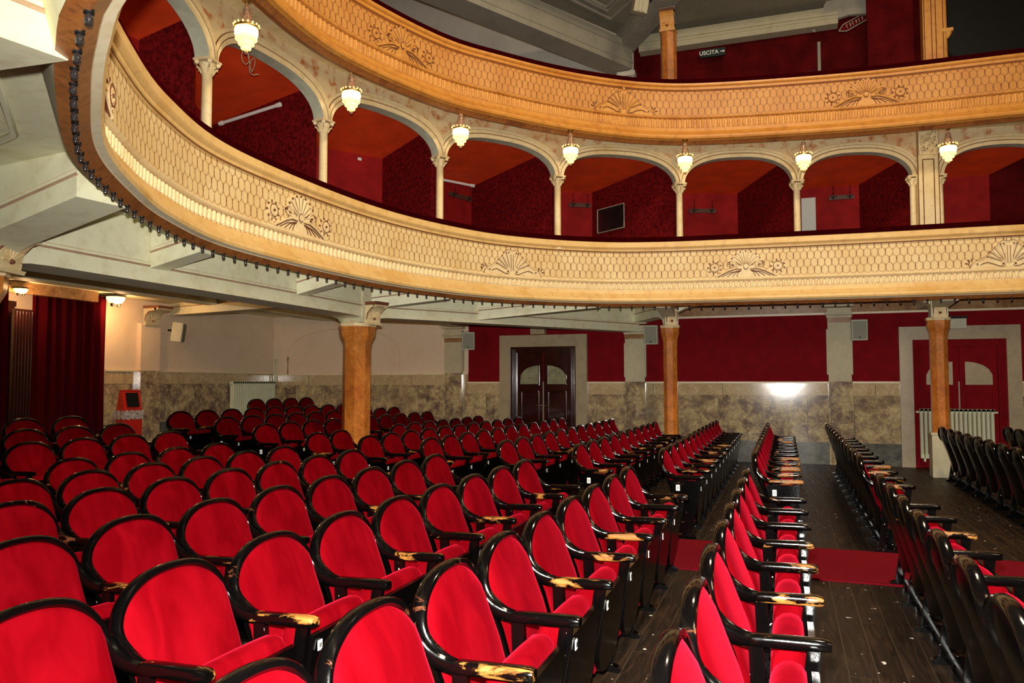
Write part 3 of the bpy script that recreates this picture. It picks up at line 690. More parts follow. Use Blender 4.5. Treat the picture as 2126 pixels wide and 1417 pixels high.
# soffit between gallery front and arcade
m = M(); n = 60; rings = []
for k in range(n + 1):
    u = k / n; a = AR.p3(u * AR.near(-3.75, 2.6), .02, 5.425); q = F2.near(a[0], a[1]); b = F2.p3(q, .2, 5.40); rings.append([a, b])
m.loft(rings, False, False, 0, False); m.build('arcade_soffit', 'arch', arc_root)
def column(parent, x, y, zb, zc, r, rz):
    m = M(); m.lathe((x, y, zb), [(r * 1.6, 0), (r * 1.6, .03), (r * 1.3, .045), (r * 1.15, .07), (r, .09), (r * .93, zc - .16 - zb), (r * 1.05, zc - .155 - zb), (r * 1.05, zc - .14 - zb)], 16, 0)
    sh = m.build('column', 'arch', parent)
    m = M()
    m.lathe((x, y, zc - .14), [(r * .95, 0), (r * 1.2, .05), (r * 1.55, .10)], 12, 0)
    for k in range(8):
        a = rz + PI * k / 4; dx, dy = math.cos(a), math.sin(a)
        m.tube([(x + dx * r, y + dy * r, zc - .14), (x + dx * r * 1.45, y + dy * r * 1.45, zc - .09), (x + dx * r * 1.9, y + dy * r * 1.9, zc - .075), (x + dx * r * 1.75, y + dy * r * 1.75, zc - .095)], .010, 6, 0)
        if k % 2:
            m.tube([(x + dx * r * 1.9 - dy * .02, y + dy * r * 1.9 + dx * .02, zc - .035), (x + dx * r * 1.9 + dy * .02, y + dy * r * 1.9 - dx * .02, zc - .035)], .022, 8, 0)
            m.lathe((x + dx * r * 2.1, y + dy * r * 2.1, zc - .035), [(.001, -.008), (.008, 0), (.001, .008)], 6, 1)
    m.box((x, y, zc - .008), (r * 3.6, r * 3.6, .022), 0, rz=rz)
    m.build('capital', ['arch', 'brownline'], sh)
names_i = list(enumerate(COLS[:-1]))
for i, (x, y) in names_i:
    u = AR.near(x, y); nn = AR.nrm(u); rz = math.atan2(nn.y, nn.x)
    if i == 1: continue
    p = AR.p3(u, .075, 0); column(arc_root, p[0], p[1], 3.55, ZS, .055, rz)
# square pier where the arcade straightens, panelled, with two half columns
u1 = AR.near(*COLS[1]); nn = AR.nrm(u1); rz = math.atan2(nn.y, nn.x) + PI / 2
pier = thing('panelled_pier', 'cream panelled pier with gilt leafy top, between the last two arches', 'pier')
p = AR.p3(u1, .05, 0); m = M(); m.box((p[0], p[1], 4.45), (.30, .24, 1.95), 0, rz=rz)
t = Vector((-nn.y, nn.x))
for sg in (-1, 1):
    q = (p[0] + nn.x * .125 + t.x * sg * .08, p[1] + nn.y * .125 + t.y * sg * .08); m.tube([(q[0], q[1], 3.6), (q[0], q[1], 4.95)], .008, 6, 1)
    q = (p[0] + nn.x * .125 + t.x * sg * .15, p[1] + nn.y * .125 + t.y * sg * .15); m.tube([(q[0], q[1], 3.6), (q[0], q[1], 5.4)], .007, 6, 1)
q = [(p[0] + nn.x * .125 + t.x * a, p[1] + nn.y * .125 + t.y * a, 4.95) for a in (-.08, .08)]; m.tube(q, .008, 6, 1)
m.build('pier_shaft', ['arch', 'brownline'], pier)
m = M()
for k in range(44):
    a, b = random.uniform(-.13, .11), random.uniform(5.05, 5.38); c_ = (p[0] + nn.x * (.17 + .03 * (b - 5.05)) + t.x * a, p[1] + nn.y * (.17 + .03 * (b - 5.05)) + t.y * a, b)
    m.tube([c_, (c_[0] + t.x * .03, c_[1] + t.y * .03, b + .02), (c_[0] + t.x * .035, c_[1] + t.y * .035, b - .02), (c_[0] + t.x * .01, c_[1] + t.y * .01, b - .03)], .012, 6, 0)
m.box((p[0] + nn.x * .06, p[1] + nn.y * .06, 5.2), (.28, .2, .36), 0, rz=rz); m.build('leafy_capital', 'arch', pier)
for sg in (-1, 1):
    column(pier, p[0] + t.x * sg * .2, p[1] + t.y * sg * .2, 3.55, ZS, .045, rz)

# hanging crystal lamps
def crystal_lamp():
    r = thing('crystal_lamp', 'x', 'lamp')
    m = M(); m.lathe((0, 0, 0), [(.045, 0), (.05, -.012), (.02, -.03), (.008, -.05), (.008, -.07)], 12); m.build('ceiling_rose', 'brass', r)
    m = M(); m.lathe((0, 0, -.07), [(.03, 0), (.034, -.02), (.028, -.03), (.034, -.07), (.048, -.15), (.062, -.20)], 14)
    for k in range(10):
        a = 2 * PI * k / 10
        for j in range(7): m.lathe((math.cos(a) * (.034 + .005 * j), math.sin(a) * (.034 + .005 * j), -.10 - .025 * j), [(.001, -.008), (.008, 0), (.001, .008)], 5)
    m.build('beaded_neck', 'crystal', r)
    m = M(); m.lathe((0, 0, -.27), [(.065, .004), (.118, 0), (.122, -.012), (.118, -.022)], 20, 0)
    for k in range(16):
        a = 2 * PI * k / 16; m.lathe((math.cos(a) * .122, math.sin(a) * .122, -.262), [(.001, -.012), (.012, 0), (.001, .016)], 6, 1)
    m.build('crown_ring', ['brass', 'lampglass'], r)
    m = M(); m.lathe((0, 0, -.29), [(.108, 0), (.116, -.02), (.112, -.07), (.10, -.085)], 24, 0)
    m.build('upper_basin', 'lampcore', r)
    m = M(); m.lathe((0, 0, -.375), [(.096, 0), (.090, -.035), (.066, -.05), (.060, -.085), (.040, -.095), (.034, -.13), (.02, -.14)], 22, 0)
    for rr, z, n_ in ((.10, -.0, 22), (.072, -.05, 16), (.044, -.095, 10)):
        for k in range(n_):
            a = 2 * PI * k / n_; m.lathe((math.cos(a) * rr, math.sin(a) * rr, -.375 + z - .02), [(.001, -.018), (.009, -.004), (.006, .012)], 5, 0)
    m.build('tiered_beads', 'lampglass', r)
    m = M(); m.lathe((0, 0, -.535), [(.002, -.02), (.02, -.008), (.022, .004), (.012, .016), (.006, .03)], 10); m.build('drop', 'crystal', r)
    return r
lp = [((-5.01, 6.19), 'first crystal lamp, largest, hanging before the leftmost arch column'), ((-4.93, 8.03), 'second crystal lamp from the left under the gallery front'),
      ((-4.22, 9.74), 'third crystal lamp from the left, between curved arches'), ((-3.0, 11.09), 'fourth crystal lamp from the left, before the middle arch column'),
      ((-1.43, 12.14), 'fifth crystal lamp from the left, over the fifth box'), ((.32, 12.66), 'sixth crystal lamp from the left, above the pale door slit'),
      ((2.35, 12.89), 'rightmost crystal lamp, in front of the panelled pier')]
lamp0 = crystal_lamp()
KIDS[lamp0.name] = list(lamp0.children)
for i, (xy, lab) in enumerate(lp):
    o = lamp0 if i == 0 else dup(lamp0)
    o.location = (xy[0], xy[1], 5.27); o['label'] = lab; o['group'] = 'crystal lamps under the gallery'

# ------------------------------------------------------------------ wall things in the stalls
def pilaster(label, x0, x1, zt, z0=1.48):
    r = thing('wall_pilaster', label, 'pilaster', ((x0 + x1) / 2, YS, 0)); w_ = x1 - x0
    m = M(); m.box((0, -.05, (z0 + zt) / 2), (w_, .1, zt - z0)); m.box((0, -.04, (z0 + zt) / 2 - .05), (w_ + .05, .08, (zt - z0) * .7)); m.build('shaft', 'stone', r)
    m = M(); m.box((0, -.06, z0 - .74), (w_ + .02, .1, 1.48)); m.build('marble_base', 'marble', r)
    m = M()
    for k, (ww, zz, h) in enumerate(((.04, 0, .04), (.08, .05, .05), (.02, .11, .08), (.10, .2, .05), (.16, .26, .06))): m.box((0, -.06 - ww * .3, zt + zz), (w_ + ww, .1 + ww, h))
    m.build('stepped_capital', 'stone', r)
    m = M(); m.box((0, -.07, zt - .06), (w_ + .01, .12, .1)); m.build('marble_collar', 'brownband', r)
pilaster('cream wall pilaster with a speaker, between the dark door and slim pillar', -2.95, -2.57, 2.42)
pilaster('cream wall pilaster with a speaker, between two red wall fields', .72, 1.10, 2.64)
pilaster('pinkish wall pilaster left of the dark double door', -6.8, -6.42, 2.42, 1.66)
# back wall pilaster with a scrolled console
r = thing('wall_pilaster', 'pinkish pilaster with a leafy console on the back wall, beside the red bin', 'pilaster', (XB, 11.22, 0))
m = M(); m.box((.05, 0, 2.1), (.1, .46, .9)); m.build('shaft', 'pink', r)
m = M(); m.box((.06, 0, .85), (.12, .48, 1.66)); m.build('marble_base', 'marble', r)
bracket(r, .08, 0, 2.54, 2.86, 0, .34, .34, 'stone')
def speaker(label, loc, rz, tilt=.12):
    r = thing('wall_speaker', label, 'speaker', loc, rz, 'wall speakers'); r.rotation_euler = (tilt, 0, rz)
    m = M(); rd = [(-.125, .09), (.125, .09), (.14, .05), (.12, -.1), (-.12, -.1), (-.14, .05)]
    m.prism([(x, -y) for x, y in rd], lambda u, v, d: (u, v, d), -.18, .18, 0); m.build('cabinet', 'speaker', r)
    m = M(); m.box((0, -.094, 0), (.225, .012, .32)); m.box((0, -.102, -.13), (.03, .004, .03), 1); m.build('grille', ['grille', 'ink'], r)
    m = M(); m.tube([(0, .09, .02), (0, .2, .02)], .02, 8); m.build('bracket', 'dark', r)
speaker('grey speaker right of the pilaster beside the dark double door', (-2.42, 14.8, 2.38), 0)
speaker('grey speaker on the pilaster between the red wall fields', (1.23, 14.8, 2.39), 0)
speaker('grey speaker at the edge where the pinkish wall turns red', (-6.2, 14.75, 2.33), .35)
speaker('grey speaker under the console on the back wall, left of the radiator', (-10.95, 11.75, 2.42), PI / 2 + .5)

def double_door(i, label, xa, xb, zt, wood, glass_, frame, sw, sh, recess=.0):
    r = bpy.data.objects.new('door_%d' % i, None); COL.objects.link(r); struct(r, label, 'door'); r.location = ((xa + xb) / 2, YS, 0)
    W_ = xb - xa; y0 = -.03
    m = M(); m.box((-(W_ + sw) / 2, y0, zt / 2), (sw, .12, zt)); m.box(((W_ + sw) / 2, y0, zt / 2), (sw, .12, zt)); m.box((0, y0, zt + sh / 2), (W_ + 2 * sw, .12, sh))
    m.build('surround', frame, r)
    m = M()
    for sg in (-1, 1):
        m.box((sg * (W_ / 2 - .065), -.02, zt / 2), (.13, .09, zt))
        for q in (.03, .06, .09): m.tube([(sg * (W_ / 2 - q - .01), -.066, .05), (sg * (W_ / 2 - q - .01), -.066, zt - .05)], .009, 6)
    m.box((0, -.02, zt - .06), (W_ - .26, .09, .12)); m.build('jamb', wood, r)
    for sg in (-1, 1):
        lw = W_ / 2 - .145; cx = sg * (lw / 2 + .012)
        m = M(); m.box((cx, 0, zt / 2 - .05), (lw, .05, zt - .1))
        zp = 1.42
        for (a, b, c_, d) in ((-.5, .5, .1, .62), (-.5, .5, .72, 1.28)):
            w2 = lw / 2 - .09
            for q in ([(cx - w2, c_), (cx + w2, c_)], [(cx + w2, c_), (cx + w2, d)], [(cx + w2, d), (cx - w2, d)], [(cx - w2, d), (cx - w2, c_)]): m.tube([(q[0][0], -.03, q[0][1]), (q[1][0], -.03, q[1][1])], .014, 6)
        lf = m.build('door_leaf', wood, r)
        # quarter-arched pane: tall towards the meeting stile
        x_in, x_out = sg * .09, sg * (lw - .06); arcp = [(x_in, zp), (x_in, zp + .40)]
        for k in range(9):
            t_ = k / 8; arcp.append((x_in + (x_out - x_in) * t_, zp + .14 + .26 * math.sqrt(max(0, 1 - t_ ** 2.0 * .98))))
        arcp.append((x_out, zp))
        m = M(); m.prism(arcp, lambda u, v, d: (u, d, v), -.034, -.026, 0); m.build('pane', glass_, lf)
        m = M(); m.tube([(u, -.034, v) for u, v in arcp + arcp[:1]], .012 if wood == 'darkwood' else .004, 6); m.build('pane_moulding', wood, lf)
        if wood == 'darkwood': m = M(); m.tube([(sg * .05, -.03, 1.0), (sg * .05, -.09, 1.0), (sg * .14, -.09, .99)], .011, 8); m.build('handle', 'brass', lf)
    return r
double_door(1, 'dark maroon double door with arched yellowish panes', D1[0], D1[1], 2.19, 'darkwood', 'glassy', 'surround', .23, .24)
double_door(2, 'red painted double door behind the pillar and radiator', D2[0], D2[1], 2.20, 'redwall', 'surround', 'surround', .21, .23)
m = M(); m.box((-4.72, 14.9, 2.52), (.3, .16, .16)); m.box((-4.72, 14.86, 2.61), (.34, .2, .03)); tag(m.build('door_keystone', 'surround'), 'small stone block above the dark double door', 'moulding')
# louvred wall lamp box above the right door
r = thing('wall_light_box', 'grey green box lamp above the red painted door', 'lamp', (2.66, 14.88, 2.52)); m = M(); m.box((0, 0, -.06), (.46, .16, .17)); m.build('housing', 'speaker', r)
m = M(); m.box((0, 0, .05), (.5, .2, .03)); m.box((-.08, 0, .11), (.12, .1, .1)); m.build('lid', 'dark', r)

def radiator(label, loc, rz, n, pitch, h, dep=.1):
    r = thing('column_radiator', label, 'radiator', loc, rz)
    for k in range(n):
        x = (k - (n - 1) / 2) * pitch; m = M()
        for y in (-dep / 2 + .02, dep / 2 - .02):
            m.tube([(x, y, .06), (x, y, h - .04)], pitch * .36, 8)
        m.box((x, 0, h - .04), (pitch * .8, dep, .07)); m.box((x, 0, .09), (pitch * .8, dep, .07))
        m.tube([(x, -dep / 2 + .0, h - .03), (x, dep / 2, h - .03)], pitch * .42, 8)
        m.build('radiator_column', 'radiator', r)
    m = M()
    for sg in (-1, 1): m.box((sg * (n / 2 - 1) * pitch, 0, .03), (.03, dep, .06)); m.tube([(sg * (n / 2) * pitch, 0, h - .06), (sg * ((n / 2) * pitch + .05), 0, h - .06)], .018, 8)
    m.build('feet_and_valve', 'radiator', r); return r
radiator('cream column radiator in front of the red painted door, behind the pillar', (2.70, 14.82, 0.12), 0, 17, .066, .9)
rr = radiator('tall cream radiator on the back wall behind the rear seats', (XB + .12, 14.15, .55), PI / 2, 20, .072, .94)
m = M(); m.tube([(-11.1, 14.92, 1.4), (-11.1, 14.92, 1.98), (-11.1, 14.99, 2.0)], .022, 8); tag(m.build('heating_pipe', 'radiator'), 'thin cream pipe rising from the tall radiator', 'pipe')
# arched recess on the pinkish side wall
m = M(); pts = []
for k in range(25):
    t_ = PI * k / 24; pts.append((-9.35 - 1.45 * math.cos(t_), 2.05 + .62 * math.sin(t_) ** .8 if 0 < k < 24 else 2.05))
m.tube([(x, YS - .005, z) for x, z in [(pts[0][0], 1.66)] + pts + [(pts[-1][0], 1.66)]], .02, 6); struct(m.build('trim_3', 'pink'), 'blind arch moulding on the pinkish wall', 'moulding')

# ------------------------------------------------------------------ curtained doorway in the back wall
m = M(); n = 120; rings = [[], [], []]
def fold_curtain(label, y0, y1, x, zt, zb, nf, seed):
    rnd = random.Random(seed); r = thing('velvet_curtain', label, 'curtain', (x, (y0 + y1) / 2, zb)); L = y1 - y0; n = nf * 12
    ph = [rnd.uniform(-.5, .5) for _ in range(nf + 2)]; rows = []
    for j in range(14):
        z = (zt - zb) * j / 13; row = []
        for k in range(n + 1):
            u = k / n; q = u * nf; w1 = ph[int(q)] * (1 - q % 1) + ph[int(q) + 1] * (q % 1)
            amp = .075 - .02 * j / 13; row.append((amp * math.sin(2 * PI * q + w1) + .02 * math.sin(q * 9 + j * .2), -L / 2 + L * u + .02 * math.cos(2 * PI * q), z))
        rows.append(row)
    m = M(); m.loft(rows, False, False, 0); m.build('cloth', 'curtain', r)
    m = M(); m.tube([(0, -L / 2 - .05, zt - zb + .01), (0, L / 2 + .05, zt - zb + .01)], .018, 8); m.build('curtain_rod', 'dark', r)
fold_curtain('deep red velvet curtain hanging beside the glowing wall lamp', 8.70, 10.10, XB + .22, 2.93, .36, 8, 3)
fold_curtain('red curtain cut by the left edge of the photo', 7.5, 8.12, XB + .45, 2.9, .36, 5, 5)
r = thing('folded_wooden_door', 'tall glossy dark wooden door folded open beside the velvet curtain', 'door', (XB + .3, 8.50, .33))
m = M(); m.box((0, 0, 1.12), (.06, .30, 2.24))
for k in range(6): m.tube([(.035, -.13 + .05 * k, .05), (.035, -.13 + .05 * k, 2.2)], .013, 8)
m.build('leaf', 'darkwood', r)
m = M(); m.b2(XB, XB + .12, 8.2, 10.4, 2.93, 2.99, 0); m.b2(XB, XB + .1, 7.7, 8.55, 2.62, 2.7, 0); m.b2(XB, XB + .13, 8.35, 8.5, .33, 2.7, 0); struct(m.build('trim_4', 'darkwood'))
m = M(); m.b2(XB + .3, XB + .42, 7.0, 9.75, 2.80, 2.97, 0); tag(m.build('curtain_pelmet', 'brownband'), 'brown pelmet board above the velvet curtain', 'pelmet')
# wall lamps
def sconce(label, loc, rz, s=1.0):
    r = thing('wall_lamp', label, 'lamp', loc, rz)
    m = M(); m.lathe((0, 0, 0), [(.12 * s, 0), (.115 * s, -.04 * s), (.085 * s, -.085 * s), (.03 * s, -.10 * s)], 18); m.build('glass_bowl', 'sconceglow', r)
    m = M(); m.lathe((0, 0, .0), [(.13 * s, .01), (.13 * s, -.01), (.12 * s, -.012)], 18)
    for a in (-.05, .05): m.lathe((0, a * s, -.11 * s), [(.02 * s, -.03 * s), (.03 * s, 0), (.02 * s, .02 * s)], 8)
    m.box((-.12 * s, 0, -.02), (.12 * s, .04, .05)); m.build('metal_mount', 'dark', r)
    lamp('lamp_bulb_light', 'POINT', (loc[0] + .1, loc[1], loc[2] - .2), 28 * s, (1, .56, .24), shadow_soft_size=.05)
sconce('glowing bowl lamp on the wall at the curtain corner', (XB + .42, 10.10, 2.93), 0, 1.25)
sconce('orange lit lamp peeping out beside the thick pillar', (-7.35, 12.05, 2.3), 0, .45)
sconce('amber lit lamp at the left edge above the dark wooden door', (XB + .5, 8.30, 2.86), 0, .8)
# red bin with swing lid
r = thing('litter_bin', 'red metal litter bin with dark swing flap, by the marble wall', 'bin', (-10.75, 10.42, .33), math.radians(-18))
m = M(); w2, d2, h = .155, .15, .62
m.box((0, 0, h / 2), (2 * d2, 2 * w2, h)); m.build('body', 'binred', r)
m = M(); m.prism([(-d2, h), (d2, h), (.05, h + .37), (-.05, h + .37)], lambda u, v, d: (u, d, v), -w2, w2, 0); m.box((0, 0, h + .375), (.12, 2 * w2 + .01, .02)); m.build('hood', 'binred', r)
m = M(); m.prism([(d2 - .008, h + .09), (.062, h + .33), (.078, h + .335), (d2 + .008, h + .10)], lambda u, v, d: (u, d, v), -w2 + .05, w2 - .05, 0); m.build('flap', 'dark', r)
m = M(); n = 40
m.loft([[((d2 + .012 + .01 * math.sin(k * 2.3 + j)) * (1 if abs(math.cos(2 * PI * k / n)) > abs(math.sin(2 * PI * k / n)) * 1.25 else abs(math.cos(2 * PI * k / n)) / .65) * (1 if math.cos(2 * PI * k / n) > 0 else -1),
         (w2 + .012 + .01 * math.cos(k * 1.7 + j)) * (1 if abs(math.sin(2 * PI * k / n)) * 1.25 >= abs(math.cos(2 * PI * k / n)) else abs(math.sin(2 * PI * k / n)) / .65) * (1 if math.sin(2 * PI * k / n) > 0 else -1),
         h - .12 + .05 * j + .012 * math.sin(k * 3.1)) for k in range(n)] for j in range(4)], True, False); m.build('plastic_liner', 'bin_bag', r)

# ------------------------------------------------------------------ inside the boxes
def hook_board(label, x, y, z, rz, w_=.42):
    r = thing('coat_hook_board', label, 'coat hooks', (x, y, z), rz, 'coat hook boards in the boxes')
    m = M(); m.box((0, 0, 0), (w_, .025, .075)); m.build('board', 'hookwood', r)
    for sg in (-1, 1):
        m = M(); m.tube([(sg * w_ * .33, -.02, -.05), (sg * w_ * .33, -.03, .0), (sg * w_ * .33, -.06, .05), (sg * w_ * .33, -.045, .2)], .008, 6)
        m.tube([(sg * w_ * .33 - .05, -.06, .02), (sg * w_ * .33, -.03, -.02), (sg * w_ * .33 + .05, -.06, .02)], .007, 6); m.build('hook', 'dark', r)
hook_board('coat hook board in the third box, under the white tube', -5.38, 12.42, 4.75, math.radians(72.8), .62)
hook_board('coat hook board in the fourth box, left of the framed picture', -3.55, 13.77, 4.75, math.radians(30.3))
hook_board('coat hook board on the wall of the fifth box', -1.41, 14.61, 4.66, math.radians(20.3), .5)
hook_board('coat hook board right of the pale door slit', 1.0, 14.91, 4.79, math.radians(2))
r = thing('framed_picture', 'thin metal framed dark picture on the red box partition', 'picture', (-2.93, 13.60, 4.42), math.radians(-35))
m = M(); m.box((0, 0, 0), (.70, .015, .43)); m.build('glass', 'picglass', r)
m = M()
for a, b in (((-.35, -.215), (.35, -.215)), ((.35, -.215), (.35, .215)), ((.35, .215), (-.35, .215)), ((-.35, .215), (-.35, -.215))): m.tube([(a[0], -.012, a[1]), (b[0], -.012, b[1])], .008, 6)
m.build('frame', 'speaker', r)
m = M(); m.b2(.32, .56, 14.80, 14.86, 3.1, 4.80, 0); struct(m.build('door_3', 'doorwhite'), 'pale door standing open in a balcony box', 'door')
def tube_light(label, a, b):
    r = thing('tube_lamp', label, 'lamp'); m = M(); m.tube([a, b], .022, 8); m.build('white_tube', 'tube', r)
    m = M(); a_, b_ = Vector(a), Vector(b); d = (b_ - a_).normalized() * .03
    m.tube([a_ - d, a_ + d], .03, 8); m.build('end_cap', 'tube', r); m = M(); m.tube([b_ - d, b_ + d], .03, 8); m.build('end_cap', 'tube', r)
tube_light('long white tube lamp on the ceiling of the first box', (-7.1, 8.30, 4.94), (-6.05, 8.12, 5.0))
tube_light('short white tube lamp in the second box, beside the arch column', (-6.45, 10.1, 4.93), (-6.2, 10.35, 4.93))
tube_light('white tube lamp above the coat hooks of the third box', (-5.52, 11.95, 4.95), (-5.18, 12.5, 4.95))

# ------------------------------------------------------------------ gallery level
def gbeam(label, a, b, z0, z1, wd, mat='grey'):
    a, b = Vector(a), Vector(b); L = (b - a).length; t = (b - a) / L; rz = math.atan2(t.y, t.x); c = (a + b) / 2
    m = M(); m.box((c.x, c.y, (z0 + z1) / 2), (L, wd, z1 - z0), 0, rz=rz)
    for z, ww in ((z0 + .12, .03), (z1 - .14, .05)): m.box((c.x, c.y, z), (L, wd + ww, .04), 0, rz=rz)
    tag(m.build('gallery_beam', mat), label, 'beam')
gbeam('deep grey beam crossing the gallery ceiling to the wall corner', (-6.6, 8.4), (-2.95, 14.9), 7.62, 8.15, .5)
gbeam('pale cornice beam over the red gallery wall', (-2.6, 14.85), (1.0, 14.85), 7.92, 8.24, .24, 'stone')
gbeam('grey beam from the corner up to the brown gallery pillar', (-3.0, 15), (-1.2, 12.2), 8.0, 8.35, .34)
m = M(); m.prism([(-6.6, 8.35), (-2.9, YS), (XS, YS), (XS, 12.4), (-1.5, 12.4), (-3.6, 7.2)], lambda u, v, d: (u, v, d), 8.35, 8.45, 0); struct(m.build('ceiling_gallery', 'greypanel'), 'dim plaster ceiling over the gallery', 'ceiling')
m = M()
for sc in (1.0, .86, .8):
    c = Vector((-2.9, 11.6)); q = [c + (Vector(p_) - c) * sc for p_ in ((-5.6, 9.0), (-3.0, 14.0), (-1.6, 12.4), (-2.4, 9.4))]; q.append(q[0]); m.tube([(a.x, a.y, 8.315) for a in q], .03, 6)
tag(m.build('coffer_moulding', 'grey'), 'stepped coffer frame on the gallery ceiling', 'moulding')
m = M(); m.b2(-3.02, -2.72, YS - .14, YS - .005, 6.0, 7.6, 0); m.box((-2.87, YS - .11, 7.55), (.36, .2, .09)); tag(m.build('corner_pilaster', 'palewall'), 'pale pilaster stub where grey and red gallery walls meet', 'pilaster')
r = thing('gallery_pillar', 'brown gallery pillar with leafy capital, above the slim stalls pillar', 'pillar', (-1.84, 13.4, 5.5))
m = M(); m.lathe((0, 0, 0), [(.14, 0), (.14, 2.05), (.16, 2.1)], 8); m.build('shaft', 'pillar', r)
bracket(r, 0, -.1, 2.1, 2.42, -PI / 2, .24, .14, 'ochre'); m = M(); m.box((0, 0, 2.6), (.26, .26, .6)); m.build('block', 'grey', r)
r = thing('gallery_pier', 'ochre fluted pier rising beyond the gallery front on the right', 'pier', (2.28, 13.45, 5.5))
m = M(); m.box((0, 0, 1.4), (.30, .24, 2.8))
for a in (-.13, -.03, .03, .13): m.tube([(a, -.122, .05), (a, -.122, 2.75)], .007, 6, 1)
m.lathe((.15, -.06, 0), [(.05, 0), (.045, 2.8)], 12, 0); m.build('shaft', ['fascia2', 'brownline'], r)
m = M(); m.box((.19, -.06, 1.45), (.16, .14, .05)); m.lathe((.2, -.08, 1.38), [(.01, -.05), (.05, 0), (.06, .05)], 8); m.build('side_capital', 'ochre', r)
r = thing('floodlight', 'boxy cream floodlight clamped under the gallery beam', 'lamp', (-2.25, 13.0, 8.05), math.radians(30)); r.rotation_euler = (.2, .15, .5)
m = M(); m.box((0, 0, 0), (.24, .2, .42)); m.box((-.03, -.11, 0), (.05, .03, .4)); m.box((.04, -.11, 0), (.05, .03, .4)); m.build('housing', 'stone', r)
m = M(); m.box((.14, -.06, .08), (.05, .14, .14)); m.tube([(0, .1, .1), (0, .2, .3)], .02, 8); m.build('clamp', 'dark', r)
# exit sign
def text_mesh(s, size, name, mat, parent, loc, rot=(PI / 2, 0, 0)):
    cu = bpy.data.curves.new(name, 'FONT'); cu.body = s; cu.size = size; cu.extrude = .004; cu.align_x = 'CENTER'; cu.align_y = 'CENTER'; cu.offset = size * .012
    t = bpy.data.objects.new(name, cu); COL.objects.link(t); dg = bpy.context.evaluated_depsgraph_get()
    me = bpy.data.meshes.new_from_object(t.evaluated_get(dg)); bpy.data.objects.remove(t); me.materials.clear(); me.materials.append(MT[mat])
    o = bpy.data.objects.new(name, me); COL.objects.link(o); o.parent = parent; o.location = loc; o.rotation_euler = rot; return o
r = thing('exit_sign', 'small black exit sign with white letters and arrow on the red gallery wall', 'sign', (-1.2, 14.8, 7.72))
m = M(); m.box((0, 0, 0), (.46, .06, .15)); m.build('board', 'signgreen', r)
text_mesh('USCITA', .105, 'lettering', 'whiteboard', r, (-.07, -.034, 0))
m = M(); m.prism([(.14, -.008), (.19, -.008), (.19, -.025), (.225, 0), (.19, .025), (.19, .008), (.14, .008)], lambda u, v, d: (u, d, v), -.036, -.03); m.build('arrow', 'whiteboard', r)
m = M(); m.box((0, .1, .02), (.03, .2, .03)); m.build('arm', 'dark', r)
r = thing('arrow_sign', 'tilted pale arrow sign under the torn plaster patch', 'sign', (1.25, 14.93, 7.95), 0); r.rotation_euler = (0, math.radians(-24), 0)
m = M(); m.prism([(-.25, 0), (-.14, .07), (.24, .07), (.24, -.06), (-.14, -.07)], lambda u, v, d: (u, d, v), -.015, .015); m.build('board', 'boxdark', r)
m = M(); q = [(-.25, 0), (-.14, .07), (.24, .07), (.24, -.06), (-.14, -.07), (-.25, 0)]; m.tube([(u, -.018, v) for u, v in q], .008, 6)
m.build('outline', 'speaker', r)
m = M(); m.box((0, .045, 0), (.2, .09, .03)); m.build('mount', 'dark', r)
for k in range(6): pass
m = M()
for k in range(6): m.tube([(-.10 + .055 * k, -.018, -.03), (-.10 + .055 * k + .01 * (k % 2), -.018, .035)], .006, 5); m.tube([(-.10 + .055 * k, -.018, .03 * (-1) ** k), (-.075 + .055 * k, -.018, .03)], .005, 5)
m.build('worn_lettering', 'speaker', r)
m = M(); rnd = random.Random(4); poly = []
for k in range(26):
    a = 2 * PI * k / 26; rr_ = rnd.uniform(.75, 1.1); poly.append((1.25 + .62 * rr_ * math.cos(a), 8.22 + .22 * rr_ * math.sin(a)))
m.prism(poly, lambda u, v, d: (u, d, v), 14.72, 14.8, 0); tag(m.build('plaster_patch', 'grey'), 'ragged grey plaster patch at the cornice end', 'plaster patch')
m = M(); m.tube([(.68, 14.93, 7.7), (.68, 14.93, 6.3)], .03, 8); m.tube([(.3, 14.9, 7.95), (.45, 14.85, 8.0), (.62, 14.9, 7.9)], .025, 8); tag(m.build('wall_pipe', 'grey'), 'vertical grey pipe on the red gallery wall', 'pipe')
for lab, x0, x1, z0, z1 in (('dark opening at the left foot of the red gallery wall', -.85, -.1, 6.2, 6.95), ('black opening in the middle of the red gallery wall', .3, 1.5, 6.2, 7.0)):
    pass
m = M(); m.b2(-.85, -.32, YS - .02, YS, 6.0, 6.95, 0); m.b2(-.25, .6, YS - .02, YS, 6.0, 7.2, 0); struct(m.build('door_4', 'dark'))  # flat black sheets stand in for the dark wall openings
m = M(); m.b2(.56, .70, YS - .05, YS - .02, 6.7, 7.1, 0); tag(m.build('wall_notice', 'stone'), 'small pale notice beside the gallery pipe', 'notice')
m = M(); m.b2(-.95, -.4, YS - .04, YS - .01, 6.86, 6.9, 0); struct(m.build('trim_5', 'stone'))
m = M(); m.b2(1.4, 2.1, 14.0, 14.1, 5.5, 8.4, 0); m.b2(2.6, XS, 14.0, 14.1, 5.5, 8.4, 1); struct(m.build('wall_gallery_stair', ['gallerywall', 'dark']), 'dark red wall behind the ochre pier', 'wall')  # black right stretch stands in for the dark void past the pier
# loose cable and a hanging microphone clamp beside the first lamp
m = M(); pts = [(-5.28 + .03 * math.sin(k * .9), 6.45 + .07 * math.sin(k * .62) + .012 * k, 4.88 + .07 * math.cos(k * .8) - .004 * k) for k in range(22)]
m.tube(pts, .004, 6); tag(m.build('loose_cable', 'grille'), 'loop of white cable dangling behind the first crystal lamp', 'cable')

